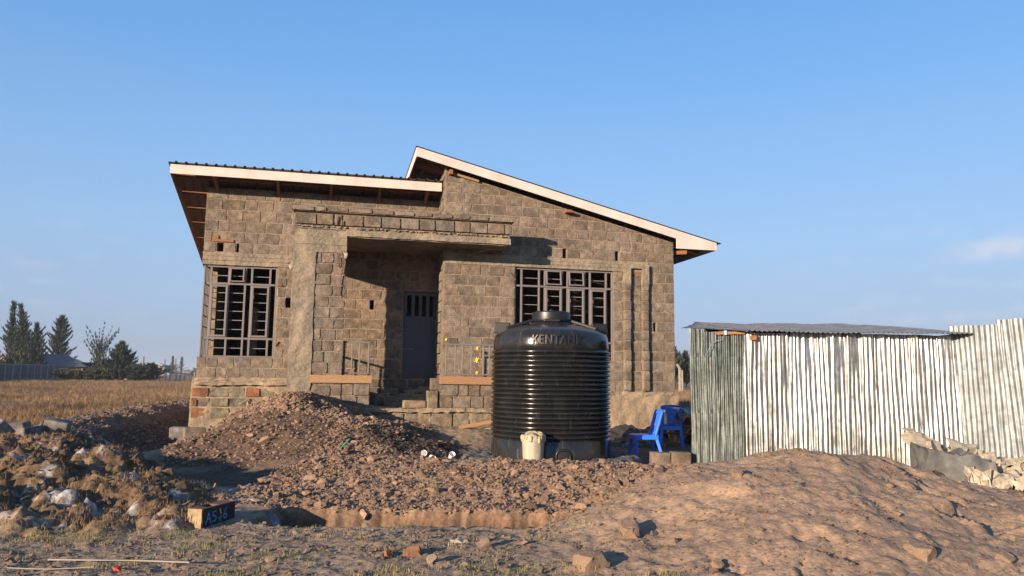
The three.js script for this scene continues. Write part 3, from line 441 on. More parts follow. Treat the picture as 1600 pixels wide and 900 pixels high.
function micro(r, d, w) {
  let h = .012 * fbm(r * 1.6, d * 1.6, 3) + .010 * n2(r * 6, d * 6) + .004 * n2(r * 17, d * 17);
  const plain = 1 - Math.max(w.soil, w.bank, w.mound, w.sod, w.spoil);
  h += plain * (.008 * Math.max(0, n2(r * 9, d * 9)) + .008 * worley(r * 9, d * 9) * (n2(r * 2, d * 2) > .1 ? 1 : .3));
  if (w.soil > .01) { const cl = worley(r * 3.4 + n2(r * 5, d * 5) * .2, d * 3.4), cr = Math.abs(n2(r * 1.5 + 9 + .35 * n2(r * 4, d * 4), d * 1.5)); h += w.soil * (.05 * fbm(r * .9, d * .9, 2) + .012 * fbm(r * 5, d * 5, 3) + .03 * cl * sstep(0, .6, n2(r * .8, d * .8)) + .009 * worley(r * 18, d * 18) * sstep(-.2, .4, n2(r * 1.7, d * 1.7)) + .014 * worley(r * 10, d * 10) * sstep(-.1, .5, n2(r * 1.3 + 5, d * 1.3)) - .05 * (1 - sstep(0, .05, cr)) * sstep(-.1, .4, n2(r * .7 + 3, d * .7)) + .02 * Math.abs(n2(r * 2.3, d * 2.3 + 4))); }
  if (w.soil > .01) { const e = r - 3.92 - .16 * n2(d * 2.2, 2) - .06 * n2(d * 7, 5); h -= w.soil * .15 * sstep(-.02, .03, e) * (1 - sstep(.1, .9, e)) * sstep(6.2, 6.6, d) * (1 - sstep(7.7, 8.0, d)) * (.55 + .6 * n2(d * 2.6, 11)); const e2 = d - 6.75 - .35 * n2(r * 1.3, 21) - .05 * n2(r * 7, 4); h += w.soil * .05 * sstep(-.02, .02, e2) * (1 - sstep(.1, .7, e2)) * Math.max(0, n2(r * 1.1, 31) + .2); } // slipped edges
  const rub = Math.max(w.bank, w.mound, w.spoil * 1.5); if (rub > .01) h += rub * (.018 * worley(r * 7.5, d * 7.5) + .024 * worley(r * 15 + 3, d * 15) + .045 * fbm(r * 1.4 + 20, d * 1.4, 3) + .012 * n2(r * 25, d * 25));
  if (w.sod > .01) h += w.sod * (.22 * worley(r * 1.9 + n2(r * 4, d * 4) * .25, d * 1.9) + .06 * worley(r * 4.4, d * 4.4) + .05 * fbm(r * 3, d * 3, 4) + .035 * worley(r * 9, d * 9) + .03 * n2(r * 13, d * 13) + .015 * n2(r * 29, d * 29) - .10);
  return h;
}
function trench(r, d) { // straight-sided foundation trench in front of the rubble, opening into a pit at its left end
  const e = .02 * n2(r * 2.4, 3) + .016 * n2(r * 7, 9) + .008 * n2(r * 12, 5 + d) - .05 * Math.max(0, n2(r * 1.7, 40) - .45) + (r > -.95 ? .012 : 0), near = 7.22 + .03 * n2(r * 2, 17) + Math.max(0, r - .3) * .25, far = 7.98 + e - Math.max(0, r + .2) * .02;
  let t = sstep(near - .05, near + .04, d) * (1 - sstep(far - .07, far + .02, d + .012 * n2(r * 11, d * 13) + .02 * n2(r * 3.7, 61))) * sstep(-2.5, -2.25, r + .08 * n2(d * 3, 1)) * (1 - sstep(.95, 1.25, r - (d - 7.6) * .3));
  return -.42 * t;
}
function ground(r, d) { const w = weights(r, d); const tr = trench(r, d); const edge = sstep(-12, -11.4, r) * (1 - sstep(9.4, 10, r)) * sstep(4.5, 4.9, d) * (1 - sstep(24.4, 25, d)); return edge * (macro(r, d) + micro(r, d, w) * (tr < -.05 ? .4 : 1) + tr); }
function sootShade(r, d) { return sstep(1.05, .45, Math.hypot((r + 1.55) * .8, (d - 12.55)) + .25 * n2(r * 2, d * 2)); } // dark ash, with the shade of the dip painted into the colour
function groundColour(r, d, w, tr) {
  const n = fbm(r * .9, d * .9, 4), m = n2(r * 5, d * 5);
  let c = [.52, .375, .245];                                   // road edge, grey-brown
  const mix = (t, q) => { c = [lerp(c[0], q[0], t), lerp(c[1], q[1], t), lerp(c[2], q[2], t)]; };
  mix(sstep(-.1, .5, n) * .7, [.44, .31, .185]); mix(sstep(-1.5, 1.2, r + n) * .6, [.56, .37, .225]);
  mix(w.soil, [.54 + .02 * n, .37 + .015 * n, .245]);
  mix(Math.max(w.bank, w.mound) , [.50 + .05 * m, .325 + .04 * m, .21 + .03 * m]);
  mix(w.mound * sstep(-.1, .3, n2(r * .7 + 2, d * .9) * .7 + .9 * sstep(13.2, 12.2, d) * sstep(-2.6, -3.2, r)) * .95, [.20, .12, .075]);
  mix(w.spoil, [.30, .22, .17]); mix(w.sod, [.30 + .06 * m, .19 + .04 * m, .105]);
  mix(sootShade(r, d) * .9, [.085, .072, .06]);
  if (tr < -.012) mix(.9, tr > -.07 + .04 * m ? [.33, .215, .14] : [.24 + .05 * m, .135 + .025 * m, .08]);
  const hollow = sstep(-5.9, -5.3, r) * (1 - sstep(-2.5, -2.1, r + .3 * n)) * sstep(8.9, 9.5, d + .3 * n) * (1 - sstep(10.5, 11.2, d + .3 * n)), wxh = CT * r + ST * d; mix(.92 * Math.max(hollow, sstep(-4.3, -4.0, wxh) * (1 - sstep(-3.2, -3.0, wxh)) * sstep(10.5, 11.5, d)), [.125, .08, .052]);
  if (w.sod > .3 || (r < -2.2 && d < 9.3 && d > 7)) { const q = n2(r * 1.1 + 30, d * 1.7) + .45 * n2(r * 4.5, d * 4.5) + .3 * n2(r * 15, d * 15); mix(sstep(.55, .9, q), [.80, .79, .77]); } // spilt lime
  const wx = CT * r + ST * d; mix(sstep(-5.5, -5.9, wx + .2 * n) * sstep(11.5, 12.5, d) * (1 - w.sod), [.36, .215, .115]); if (wx > 8) mix(sstep(17, 19, d), [.36, .215, .115]);
  if (d > 11.2 && r > -.5 && w.soil + w.mound + w.bank < .3) mix(.6, [.22, .18, .145]);
  return c.map(v => v * .76);
}
const REGIONS = [['road_verge', 'bare grey-brown earth verge of the plot beside the road', 'structure'], ['soil_heap', 'large smooth heap of reddish brown soil before the metal shed', 'soil heap'], ['rubble_bank', 'low bank of broken stone and clods running along the trench before the black tank', 'rubble bank'], ['rubble_mound', 'tall mound of dug rubble leaning against the left corner of the porch', 'rubble mound'], ['sod_heap', 'heap of dug brown turf clods dusted with white lime on the left', 'turf heap'], ['spoil_bank', 'dark bank of dug spoil running back along the left side of the house', 'spoil bank']];
const heaps = [];
{
  const r0 = -12, r1 = 10, d0 = 4.5, d1 = 25, s = .032, nr = Math.round((r1 - r0) / s), nd = Math.round((d1 - d0) / s);
  const P = new Float32Array((nr + 1) * (nd + 1) * 3), C = new Float32Array(P.length), K = new Uint8Array((nr + 1) * (nd + 1)), N = new Float32Array(P.length), UV = new Float32Array((nr + 1) * (nd + 1) * 2);
  const coarse = 4, mr = Math.floor(nr / coarse) + 2, md = Math.floor(nd / coarse) + 2, G = new Float32Array(mr * md); // smooth macro relief on a coarser net
  for (let j = 0; j < md; j++) for (let i = 0; i < mr; i++) G[j * mr + i] = macro(r0 + i * s * coarse, d0 + j * s * coarse);
  for (let j = 0; j <= nd; j++) for (let i = 0; i <= nr; i++) {
    const r = r0 + i * s, d = d0 + j * s, w = weights(r, d), tr = trench(r, d), q = j * (nr + 1) + i;
    const ci = Math.floor(i / coarse), cj = Math.floor(j / coarse), fi = i / coarse - ci, fj = j / coarse - cj, g = lerp(lerp(G[cj * mr + ci], G[cj * mr + ci + 1], fi), lerp(G[(cj + 1) * mr + ci], G[(cj + 1) * mr + ci + 1], fi), fj);
    const edge = sstep(r0, r0 + .6, r) * (1 - sstep(r1 - .6, r1, r)) * sstep(d0, d0 + .4, d) * (1 - sstep(d1 - .6, d1, d));
    const p = W(r, d, edge * (g + micro(r, d, w) * (tr < -.05 ? .4 : 1) + tr)); P.set(p, q * 3); C.set(groundColour(r, d, w, tr), q * 3); UV[q * 2] = r; UV[q * 2 + 1] = d + p[1] * .9;
    K[q] = w.soil > .5 ? 1 : w.bank > .5 ? 2 : w.mound > .5 ? 3 : w.sod > .5 ? 4 : w.spoil > .5 ? 5 : 0;
  }
  const full = new THREE.BufferGeometry(), idx = []; const per = REGIONS.map(() => []);
  for (let j = 0; j < nd; j++) for (let i = 0; i < nr; i++) { const a = j * (nr + 1) + i, b = a + 1, c = a + nr + 1, e = c + 1, k = K[a]; if (P[a * 3] > -2.7 && P[a * 3] < 7.4 && P[a * 3 + 2] < -.3 && P[a * 3 + 2] > -8.8) continue; const f = [a, b, e, a, e, c]; for (const v of f) { idx.push(v); per[k].push(v); } }
  full.setAttribute('position', new THREE.BufferAttribute(P, 3)); full.setIndex(idx); full.computeVertexNormals(); N.set(full.attributes.normal.array);
  per.forEach((list, k) => {
    const map = new Int32Array(K.length).fill(-1); let n = 0; const src = []; const id = new Uint32Array(list.length); for (let q = 0; q < list.length; q++) { const v = list[q]; if (map[v] < 0) { map[v] = n++; src.push(v); } id[q] = map[v]; }
    const p = new Float32Array(n * 3), nn = new Float32Array(n * 3), cc = new Float32Array(n * 3), uu = new Float32Array(n * 2); src.forEach((v, q) => { for (let t = 0; t < 3; t++) { p[q * 3 + t] = P[v * 3 + t]; nn[q * 3 + t] = N[v * 3 + t]; cc[q * 3 + t] = C[v * 3 + t]; } uu[q * 2] = UV[v * 2]; uu[q * 2 + 1] = UV[v * 2 + 1]; });
    const g = new THREE.BufferGeometry(); g.setAttribute('position', new THREE.BufferAttribute(p, 3)); g.setAttribute('normal', new THREE.BufferAttribute(nn, 3)); g.setAttribute('color', new THREE.BufferAttribute(cc, 3)); g.setAttribute('uv', new THREE.BufferAttribute(uu, 2)); g.setIndex(new THREE.BufferAttribute(id, 1));
    const m = mesh(REGIONS[k][0], g, M.soil); heaps.push(m); if (k === 0) { m.userData.label = REGIONS[k][1]; m.userData.kind = 'structure'; } else tag(m, REGIONS[k][1], REGIONS[k][2]);
  });
}
{ // the plain: one sheet out to the horizon with a gap where the dug ground lies
  const R = [-4000, -900, -300, -120, -60, -30, -16, -12, 10, 16, 30, 60, 120, 300, 900, 4000], Dd = [-1500, -100, -20, 0, 4.5, 25, 30, 40, 60, 100, 200, 500, 1500, 5000], pos = [], uv = [], idx = [];
  const hf = (r, d) => (r === -12 || r === 10 || d === 4.5 || d === 25) && r >= -12 && r <= 10 && d >= 4.5 && d <= 25 ? 0 : -.01;
  for (const d of Dd) for (const r of R) { pos.push(...W(r, d, hf(r, d))); uv.push(r, d); }
  for (let j = 0; j < Dd.length - 1; j++) for (let i = 0; i < R.length - 1; i++) { if (R[i] === -12 && Dd[j] === 4.5) continue; const a = j * R.length + i, b = a + 1, c = a + R.length, e = c + 1; idx.push(a, b, e, a, e, c); }
  const g = new THREE.BufferGeometry(); g.setAttribute('position', new THREE.Float32BufferAttribute(pos, 3)); g.setAttribute('uv', new THREE.Float32BufferAttribute(uv, 2)); g.setIndex(idx); g.computeVertexNormals();
  const m = mesh('ground', g, M.field); m.userData.kind = 'structure'; m.userData.label = 'flat dry grass plain reaching to the horizon';
}
// ---- stones and clods lying on the heaps
const stoneGeos = []; { const r = rngOf(77), v = new THREE.Vector3(), q = new THREE.Vector3(); for (let k = 0; k < 12; k++) { // broken stone: a lump cut by flat fracture planes
  let g = mergeVertices(new THREE.IcosahedronGeometry(1, 2).deleteAttribute('normal').deleteAttribute('uv')); const p = g.attributes.position, sd = r() * 50, planes = []; for (let c = 0; c < 9; c++) planes.push([new THREE.Vector3(r() - .5, r() - .5, r() - .5).normalize(), .38 + .34 * r()]);
  const sy = .42 + .35 * r(), sz = .6 + .4 * r(); for (let i = 0; i < p.count; i++) { v.fromBufferAttribute(p, i); v.multiplyScalar(1 + .12 * n3(v.x * 1.5 + sd, v.y * 1.5, v.z * 1.5)); for (const [n, c] of planes) { const e = v.dot(n) - c; if (e > 0) v.addScaledVector(n, -e); } v.multiplyScalar(1 + .035 * n3(v.x * 5 + sd, v.y * 5, v.z * 5)); p.setXYZ(i, v.x * 1.35, v.y * sy * 1.35, v.z * sz * 1.35); } g = toCreasedNormals(g, .35); stoneGeos.push(triUV(g, k)); } }
const pebbleGeos = []; { const r = rngOf(78); for (let k = 0; k < 4; k++) { let g = mergeVertices(new THREE.IcosahedronGeometry(1, 0).deleteAttribute('normal').deleteAttribute('uv')); const p = g.attributes.position; for (let i = 0; i < p.count; i++) p.setXYZ(i, p.getX(i) * (.75 + .5 * r()), p.getY(i) * (.4 + .35 * r()), p.getZ(i) * (.6 + .4 * r())); g.computeVertexNormals(); g = toCreasedNormals(g, .2); pebbleGeos.push(triUV(g, k)); } }
const fieldAt = (r, d) => ground(r, d);
const darkStone = M.pebble.clone(); darkStone.color = RGB(.09, .075, .06);  // stones in the ash patch, its shade painted in as well
function strew(k, seed, nBig, nSmall, box4, big, small, keep, tint) {
  const R = rngOf(seed), parent = heaps[k], [ra, rb, da, db] = box4, key = ['', 'soil', 'bank', 'mound', 'sod', 'spoil'][k], o = new THREE.Object3D();
  const spot = () => { for (let t = 0; t < 60; t++) { const r = lerp(ra, rb, R()), d = lerp(da, db, R()); const w = k ? weights(r, d)[key] : 1 - Math.max(...Object.values(weights(r, d))); if (w > .55 && keep(r, d) > R() && trench(r, d) > -.03) return [r, d]; } return null; };
  const stones = []; for (let q = 0; q < nBig; q++) { const s = spot(); if (!s) continue; const sz = lerp(big[0], big[1], Math.pow(R(), 3.2)); stones.push([s, sz]); }
  stones.sort((a, b) => b[1] / b[0][1] - a[1] / a[0][1]);
  const mats = [0, 1, 2, 3].map(q => { const m = M.pebble.clone(); const f = .72 + .17 * q; m.color = RGB(tint[0] * f * .76, tint[1] * f * .76, tint[2] * f * .76); return m; });
  stones.slice(0, 290).forEach(([s, sz]) => { const m = mesh('stone', stoneGeos[Math.floor(R() * 12)], sootShade(s[0], s[1]) > .4 && R() < .8 ? darkStone : mats[Math.floor(R() * 4)], parent); m.position.set(...W(s[0], s[1], fieldAt(s[0], s[1]) + sz * .18)); m.rotation.set((R() - .5) * .9, R() * 6.28, (R() - .5) * .9); m.scale.set(sz, sz, sz); });
  const im = pebbleGeos.map(g => { const q = new THREE.InstancedMesh(g, M.pebble, Math.ceil(nSmall / 4)); q.name = 'small_stones'; q.userData.kind = 'stuff'; q.castShadow = q.receiveShadow = true; parent.add(q); q.userData.n = 0; return q; });
  const col = new THREE.Color(); for (let q = 0; q < nSmall; q++) { const s = spot(); if (!s) continue; const sz = lerp(small[0], small[1], Math.pow(R(), 2.2)); o.position.set(...W(s[0], s[1], fieldAt(s[0], s[1]) + sz * .15)); o.rotation.set((R() - .5) * 1.4, R() * 6.28, (R() - .5) * 1.4); o.scale.setScalar(sz); o.updateMatrix(); const t = im[q % 4], f = (.55 + .75 * R()) * .76 * (1 - .72 * sootShade(s[0], s[1]) * (R() < .85 ? 1 : 0)); t.setMatrixAt(t.userData.n, o.matrix); t.setColorAt(t.userData.n++, col.setRGB(tint[0] * f, tint[1] * f * (1 + .06 * (R() - .5)), tint[2] * f)); }
  for (const t of im) { t.count = t.userData.n; delete t.userData.n; }
}
strew(2, 201, 420, 22000, [-3.4, 3.2, 7.9, 11.8], [.024, .085], [.006, .026], () => 1, [.56, .365, .24]);
strew(3, 202, 420, 15000, [-6, -.8, 10.4, 15.2], [.026, .085], [.009, .034], (r, d) => n2(r * .7 + 2, d * .9) * .7 + .9 * sstep(13.2, 12.2, d) * sstep(-2.6, -3.2, r) > .3 ? .22 : 1, [.53, .345, .225]);
strew(5, 203, 160, 7000, [-11.2, -5.6, 11.5, 24.5], [.03, .07], [.011, .036], () => 1, [.40, .30, .23]);
strew(1, 204, 70, 7000, [.2, 6.6, 5.2, 10.4], [.02, .05], [.004, .015], (r, d) => .25 + .75 * sstep(-.1, .5, n2(r * 1.1, d * 1.1)), [.47, .32, .21]);
strew(0, 205, 60, 3500, [-5, 2, 5, 7.3], [.02, .055], [.006, .022], (r, d) => .3 + .7 * sstep(-.2, .5, n2(r * 1.3, d * 1.3)), [.44, .33, .24]);
strew(4, 206, 90, 2500, [-8, -3, 6.7, 12], [.03, .09], [.01, .035], () => 1, [.30, .21, .14]);
// single stones that stand out
function bigStone(r, d, s, sq, turn, k, c, parent) { const g = rough(mergeVertices(new THREE.IcosahedronGeometry(1, 3).deleteAttribute('normal').deleteAttribute('uv')), .22, 1.1, k * 7); const p = g.attributes.position; for (let i = 0; i < p.count; i++) { const q = v => Math.max(-.68, Math.min(.7, v)); p.setXYZ(i, q(p.getX(i)), q(p.getY(i)) * sq, q(p.getZ(i)) * .8); } rough(g, .05, 3.2, k); const m = mesh('stone', triUV(toCreasedNormals(g, .5), k).scale(1, 1, 1), M.pebble.clone(), parent); m.material.color = RGB(...c); m.position.set(...W(r, d, ground(r, d) + s * .12)); m.scale.setScalar(s); m.rotation.set(.1 * k, turn, .15 * (k % 3 - 1)); return m; }
const SC = [.37, .25, .165];
[[.60, 5.68, .16, .8, .3], [.98, 6.3, .14, 1.1, 1.2], [3.04, 5.7, .13, .6, 2], [2.1, 7.0, .08, .6, .9], [1.5, 5.55, .06, .8, 2], [3.7, 5.75, .09, .6, .4]].forEach((a, i) => bigStone(...a, i + 1, SC, heaps[1]));
[[-.75, 6.05, .10, .7, .4], [-.2, 6.35, .08, .6, .4], [-2.2, 5.9, .06, .8, 0], [-.95, 6.0, .07, .7, 1]].forEach((a, i) => bigStone(...a, i + 20, i === 0 || i === 3 ? [.34, .165, .085] : [.35, .26, .19], heaps[0]));
// ---- grass: dry field, turf roots, green tufts
function tuft(n, h, w, spread, seed) { const r = rngOf(seed), pos = [], idx = [], uv = []; for (let k = 0; k < n; k++) { const a = r() * 6.283, x = (r() - .5) * spread, z = (r() - .5) * spread, L = h * (.5 + .6 * r()), lean = L * (.15 + .6 * r()), dx = Math.cos(a), dz = Math.sin(a), b = pos.length / 3; const ww = w * (.6 + .6 * r()); pos.push(x - dz * ww, 0, z + dx * ww, x + dz * ww, 0, z - dx * ww, x + dx * lean * .35 + dz * ww * .7, L * .6, z + dz * lean * .35 - dx * ww * .7, x + dx * lean * .35 - dz * ww * .7, L * .6, z + dz * lean * .35 + dx * ww * .7, x + dx * lean, L, z + dz * lean); for (let q = 0; q < 5; q++) uv.push(.5, .5); idx.push(b, b + 1, b + 2, b, b + 2, b + 3, b + 3, b + 2, b + 4); } const g = new THREE.BufferGeometry(); g.setAttribute('position', new THREE.Float32BufferAttribute(pos, 3)); g.setAttribute('uv', new THREE.Float32BufferAttribute(uv, 2)); g.setIndex(idx); g.computeVertexNormals(); return g; }
const grassMat = std({ color: RGB(1, 1, 1), roughness: 1 });
function meadow(name, label, cat, geo, list, colour) { const m = new THREE.InstancedMesh(geo, grassMat, list.length), o = new THREE.Object3D(), c = new THREE.Color(); m.name = numbered(name); m.castShadow = m.receiveShadow = true; list.forEach(([p, turn, s, q], i) => { o.position.set(...p); o.rotation.set(0, turn, 0); o.scale.set(s, s * (.8 + .4 * q), s); o.updateMatrix(); m.setMatrixAt(i, o.matrix); m.setColorAt(i, c.setRGB(...colour(q, p))); }); scene.add(m); return tag(m, label, cat, null, 'stuff'); }
{
  const R = rngOf(300), L = []; const clear = (x, z) => x > -3.6 && x < 8.2 && z < 2.3 && z > -10;
  for (let k = 0; k < 70000; k++) { const t = R(), d = 13.5 + 90 * t * t, ang = lerp(-.80, -.36, R()), r = d * ang; if (d < 25 && weights(r, d).spoil > .2) continue; const p = W(r, d, 0); if (p[0] > -5.6 && p[2] > -10) continue; if (d < 13.5) continue; if (clear(p[0], p[2])) continue; const pt = fbm(p[0] * .12, p[2] * .12, 4); if (R() > .5 + .9 * pt) continue; L.push([p, R() * 6.28, (.6 + .5 * R()) * (1 + pt * .9) * (1 + d / 170), R()]); }
  for (let k = 0; k < 9000; k++) { const t = R(), d = 19 + 60 * t * t, r = d * lerp(.19, .27, R()), p = W(r, d, 0); if (clear(p[0], p[2])) continue; L.push([p, R() * 6.28, (.6 + .5 * R()) * (1 + d / 110), R()]); }
  meadow('dry_grass', 'tall dry brown grass covering the field beside the house', 'grass', tuft(12, .19, .0045, .36, 1), L, (q, p) => { const v = fbm(p[0] * .09, p[2] * .25, 4); return [.165 + .07 * q + .15 * v, .105 + .05 * q + .10 * v, .056 + .03 * q + .04 * v]; });
  const S = []; for (let k = 0; k < 8000; k++) { const r = lerp(-8, -2.4, R()), d = lerp(6.6, 11.6, R()), w = weights(r, d); if (w.sod < .4 && !(r < -2.5 && d < 7.4 && R() < .15)) continue; if (n2(r * 1.6, d * 1.6) + .5 * R() < .05) continue; S.push([W(r, d, ground(r, d) - .005), R() * 6.28, .5 + .9 * R(), R()]); }
  meadow('root_fibre', 'matted dry roots and dead grass on the turf clods', 'dead grass', tuft(12, .05, .0022, .13, 2), S, q => [.13 + .12 * q, .08 + .08 * q, .042 + .038 * q]);
  const V = []; for (let k = 0; k < 3000; k++) { const r = lerp(-4.6, 1.2, R()), d = lerp(5, 7.1, R()); if (n2(r * .9 + 4, d * 1.6) + .6 * n2(r * 3, d * 3) < .42) continue; if (weights(r, d).soil > .2) continue; V.push([W(r, d, ground(r, d) - .004), R() * 6.28, .5 + .6 * R(), R()]); }
  meadow('dead_grass', 'thin dry grass scattered over the verge in the foreground', 'dead grass', tuft(8, .04, .0018, .10, 3), V, q => [.28 + .11 * q, .20 + .08 * q, .10 + .04 * q]);
  const spots = [[-4.15, 6.55, .5], [-3.8, 6.5, .35], [-3.55, 6.45, .4], [-2.75, 6.7, .3], [-2.5, 6.35, .32], [-1.75, 6.0, .35], [-3.0, 5.7, .22], [.0, 5.55, .5], [.4, 5.6, .35], [1.0, 5.4, .3], [-.95, 7.1, .16], [-3.45, 8.1, .3], [-4.3, 5.9, .5], [-.9, 5.5, .3], [-2.0, 5.5, .3]];
  const Gt = []; for (const [r, d, s] of spots) for (let k = 0; k < 80 * s; k++) { const a = R() * 6.28, q = Math.sqrt(R()) * s * .8, rr = r + Math.cos(a) * q, dd = d + Math.sin(a) * q * .6; Gt.push([W(rr, dd, ground(rr, dd) - .004), R() * 6.28, .5 + .6 * R(), R()]); }
  meadow('green_grass', 'low green grass tufts sprouting along the foreground verge', 'grass', tuft(10, .045, .0024, .10, 4), Gt, q => [.10 + .14 * q, .125 + .085 * q, .03 + .04 * q]);
}
// ------------------------------------------------------------------ water tank
{
  const [tx, , tz] = W(.66, 12.45), y0 = .03, R0 = .97;
  const tank = base('water_tank', [tx, y0, tz], SITE_TURN); tag(tank, 'big black ribbed plastic water tank standing before the right window', 'water tank');
  const prof = [[0, 0], [R0 - .02, 0], [R0 + .005, .02], [R0 + .01, .37]]; const n = 19, ya = .40, yb = 1.79, p = (yb - ya) / n;
  for (let k = 0; k < n; k++) for (const [f, a] of [[.02, -.012], [.12, -.026], [.22, -.018], [.34, .004], [.48, .014], [.62, .016], [.76, .012], [.88, .000]]) prof.push([R0 + a, ya + (k + f) * p]);
  prof.push([R0 - .02, yb + .01], [R0 - .01, yb + .04], [R0 - .012, yb + .10], [R0 - .02, 1.97], [R0 - .033, 2.03], [R0 - .065, 2.07], [R0 - .12, 2.105], [R0 - .23, 2.145], [R0 - .41, 2.195], [R0 - .6, 2.23], [0, 2.25]);
  const g = new THREE.LatheGeometry(prof.map(q => new THREE.Vector2(...q)), 128); const uv = g.attributes.uv, ps = g.attributes.position;
  for (let i = 0; i < ps.count; i++) uv.setXY(i, uv.getX(i) * 6.66, ps.getY(i)); { const q = g.attributes.position; for (let i = 0; i < q.count; i++) { const x = q.getX(i), y = q.getY(i), z = q.getZ(i), f = 1 + .0025 * n3(x * 1.5, y * 1.5, z * 1.5); q.setXYZ(i, x * f, y, z * f); } }
  { const q = g.attributes.position, ca = new Float32Array(q.count * 3); for (let i = 0; i < q.count; i++) { const x = q.getX(i), y = q.getY(i), z = q.getZ(i), m = Math.min(.9, .20 * sstep(.45, .0, y + .25 * n3(x * 3, y * 4, z * 3)) + .20 * sstep(1.95, 2.2, y + .1 * n3(x * 4, y, z * 4)) + .05 * sstep(.1, .7, n3(x * 2, y * 1.2, z * 2))); ca[i * 3] = lerp(1, 5.2, m); ca[i * 3 + 1] = lerp(1, 4.6, m); ca[i * 3 + 2] = lerp(1, 3.9, m); } g.setAttribute('color', new THREE.BufferAttribute(ca, 3)); }
  mesh('body', toCreasedNormals(g, .7), M.tank, tank);
  const lidP = [[0, 2.24], [.31, 2.24], [.315, 2.30], [.32, 2.32], [.32, 2.42], [.312, 2.438], [.275, 2.447], [.18, 2.452], [0, 2.455]]; mesh('lid', prep(new THREE.LatheGeometry(lidP.map(q => new THREE.Vector2(...q)), 64)), M.tankPart, tank);
  mesh('lid_latch', [prep(new RoundedBoxGeometry(.26, .05, .05, 2, .012).translate(-.0, 2.285, .315)), prep(new THREE.SphereGeometry(.035, 12, 8).translate(.0, 2.465, .0))], M.tankPart, tank);
  mesh('neck', prep(new THREE.LatheGeometry([[.37, 2.205], [.35, 2.245], [.33, 2.26], [.27, 2.27]].map(q => new THREE.Vector2(...q)), 64)), M.tankPart, tank);
  for (const a of [.22, Math.PI - .22, Math.PI + .95, -.95]) { const r = bar([Math.cos(a) * .31, 2.30, Math.sin(a) * .31], [Math.cos(a) * .76, 2.16, Math.sin(a) * .76], .06, .055, .015); mesh('roof_rib', r, M.tankPart, tank); }
  for (const a of [.12, Math.PI - .12]) { const s = new THREE.Shape([[-.13, 0], [.13, 0], [.12, .155], [-.12, .155]].map(q => new THREE.Vector2(...q))); const e = new THREE.ExtrudeGeometry(s, { depth: .05, bevelEnabled: true, bevelSize: .012, bevelThickness: .012, bevelSegments: 2 }); e.translate(0, 2.10, -.025); e.rotateY(Math.PI / 2 - .0); e.rotateY(0); const q = prep(e); q.rotateY(Math.PI / 2); q.translate(.82, 0, 0); q.rotateY(a); mesh('lifting_lug', q, M.tankPart, tank); }
  // raised lettering round the shoulder
  const font = await new FontLoader().loadAsync('fonts/droid/droid_sans_bold.typeface.json');
  const sansFont = await new FontLoader().loadAsync('fonts/droid/droid_sans_regular.typeface.json');
  const t = new TextGeometry('KENTANK', { font: sansFont, size: .137, depth: .03, curveSegments: 4, bevelEnabled: true, bevelSize: .007, bevelThickness: .006, bevelSegments: 2 }); t.computeBoundingBox(); const bw = t.boundingBox.max.x; const tp = t.attributes.position;
  for (let i = 0; i < tp.count; i++) { const a = (tp.getX(i) / bw - .5) * .84 + .055, rr = R0 - .022 + tp.getZ(i) * .8, y = 1.875 + tp.getY(i); tp.setXYZ(i, Math.sin(a) * rr, y, Math.cos(a) * rr); }
  t.computeVertexNormals(); const tg = prep(t); mesh('lettering', tg, M.tankPart, tank);
  mesh('outlet_boss', [tube([[.05, .02, R0], [.05, .22, R0 + .005], [.10, .26, R0 + .0], [.20, .26, R0 - .005], [.25, .20, R0 - .015], [.25, .02, R0 - .02]], .02, 30, 6)], M.tankPart, tank);
}
{ // wrinkled grey sheet the tank stands on
  const g = new THREE.RingGeometry(.2, 1.5, 120, 26); const p = g.attributes.position; const b = [];
  const [cx, , cz] = W(.66, 12.45); for (let i = 0; i < p.count; i++) { const x = p.getX(i), y = p.getY(i), a = Math.atan2(y, x), R = Math.hypot(x, y); const k = R > .97 ? 1 + .12 * n2(a * 3, 4) * (R - 1) : 1; const X = x * k, Z = -y * k; const h = .012 + (R > .97 ? .04 + .05 * Math.abs(n2(a * 9 + R * 3, R * 2)) + .03 * n2(X * 6, Z * 6) - .09 * sstep(1.38, 1.5, R) : 0); p.setXYZ(i, X, h, Z); }
  g.computeVertexNormals(); const m = mesh('ground_sheet', triUV(toCreasedNormals(g, 1.2)), M.tarp); m.position.set(cx, .06, cz); tag(m, 'wrinkled grey plastic sheet spread under the black water tank', 'ground sheet');
}
{ // paint bucket
  const b = base('paint_bucket', W(.345, 11.32, .14), .4); tag(b, 'dirty cream paint bucket with dripped rim before the black water tank', 'bucket');
  mesh('tub', prep(new THREE.LatheGeometry([[0, 0], [.145, 0], [.15, .01], [.168, .30], [.176, .30], [.178, .335], [.170, .34], [.172, .385], [.178, .39], [.178, .40], [.165, .40], [.16, .32], [0, .32]].map(q => new THREE.Vector2(...q)), 48)), M.bucket, b);
  mesh('spilt_mortar', rough(triUV(new THREE.SphereGeometry(.155, 20, 12, 0, 6.3, 0, 1.57).scale(1, .42, 1).translate(0, .37, 0)), .03, 9), M.cream, b);
  const dr = []; const r = rngOf(9); for (let k = 0; k < 17; k++) { const a = k / 17 * 6.283 + r() * .4, L = .01 + .11 * r() * r(); dr.push(prep(new THREE.CapsuleGeometry(.010 + .016 * r(), L, 3, 8).translate(Math.sin(a) * .172, .375 - L * .5, Math.cos(a) * .172))); } mesh('drip', dr, M.cream, b);
  mesh('handle', tube([[-.17, .385, .02], [-.2, .42, .06], [-.19, .44, .12], [-.1, .40, .2]], .006, 16, 5), M.barSteel, b);
}
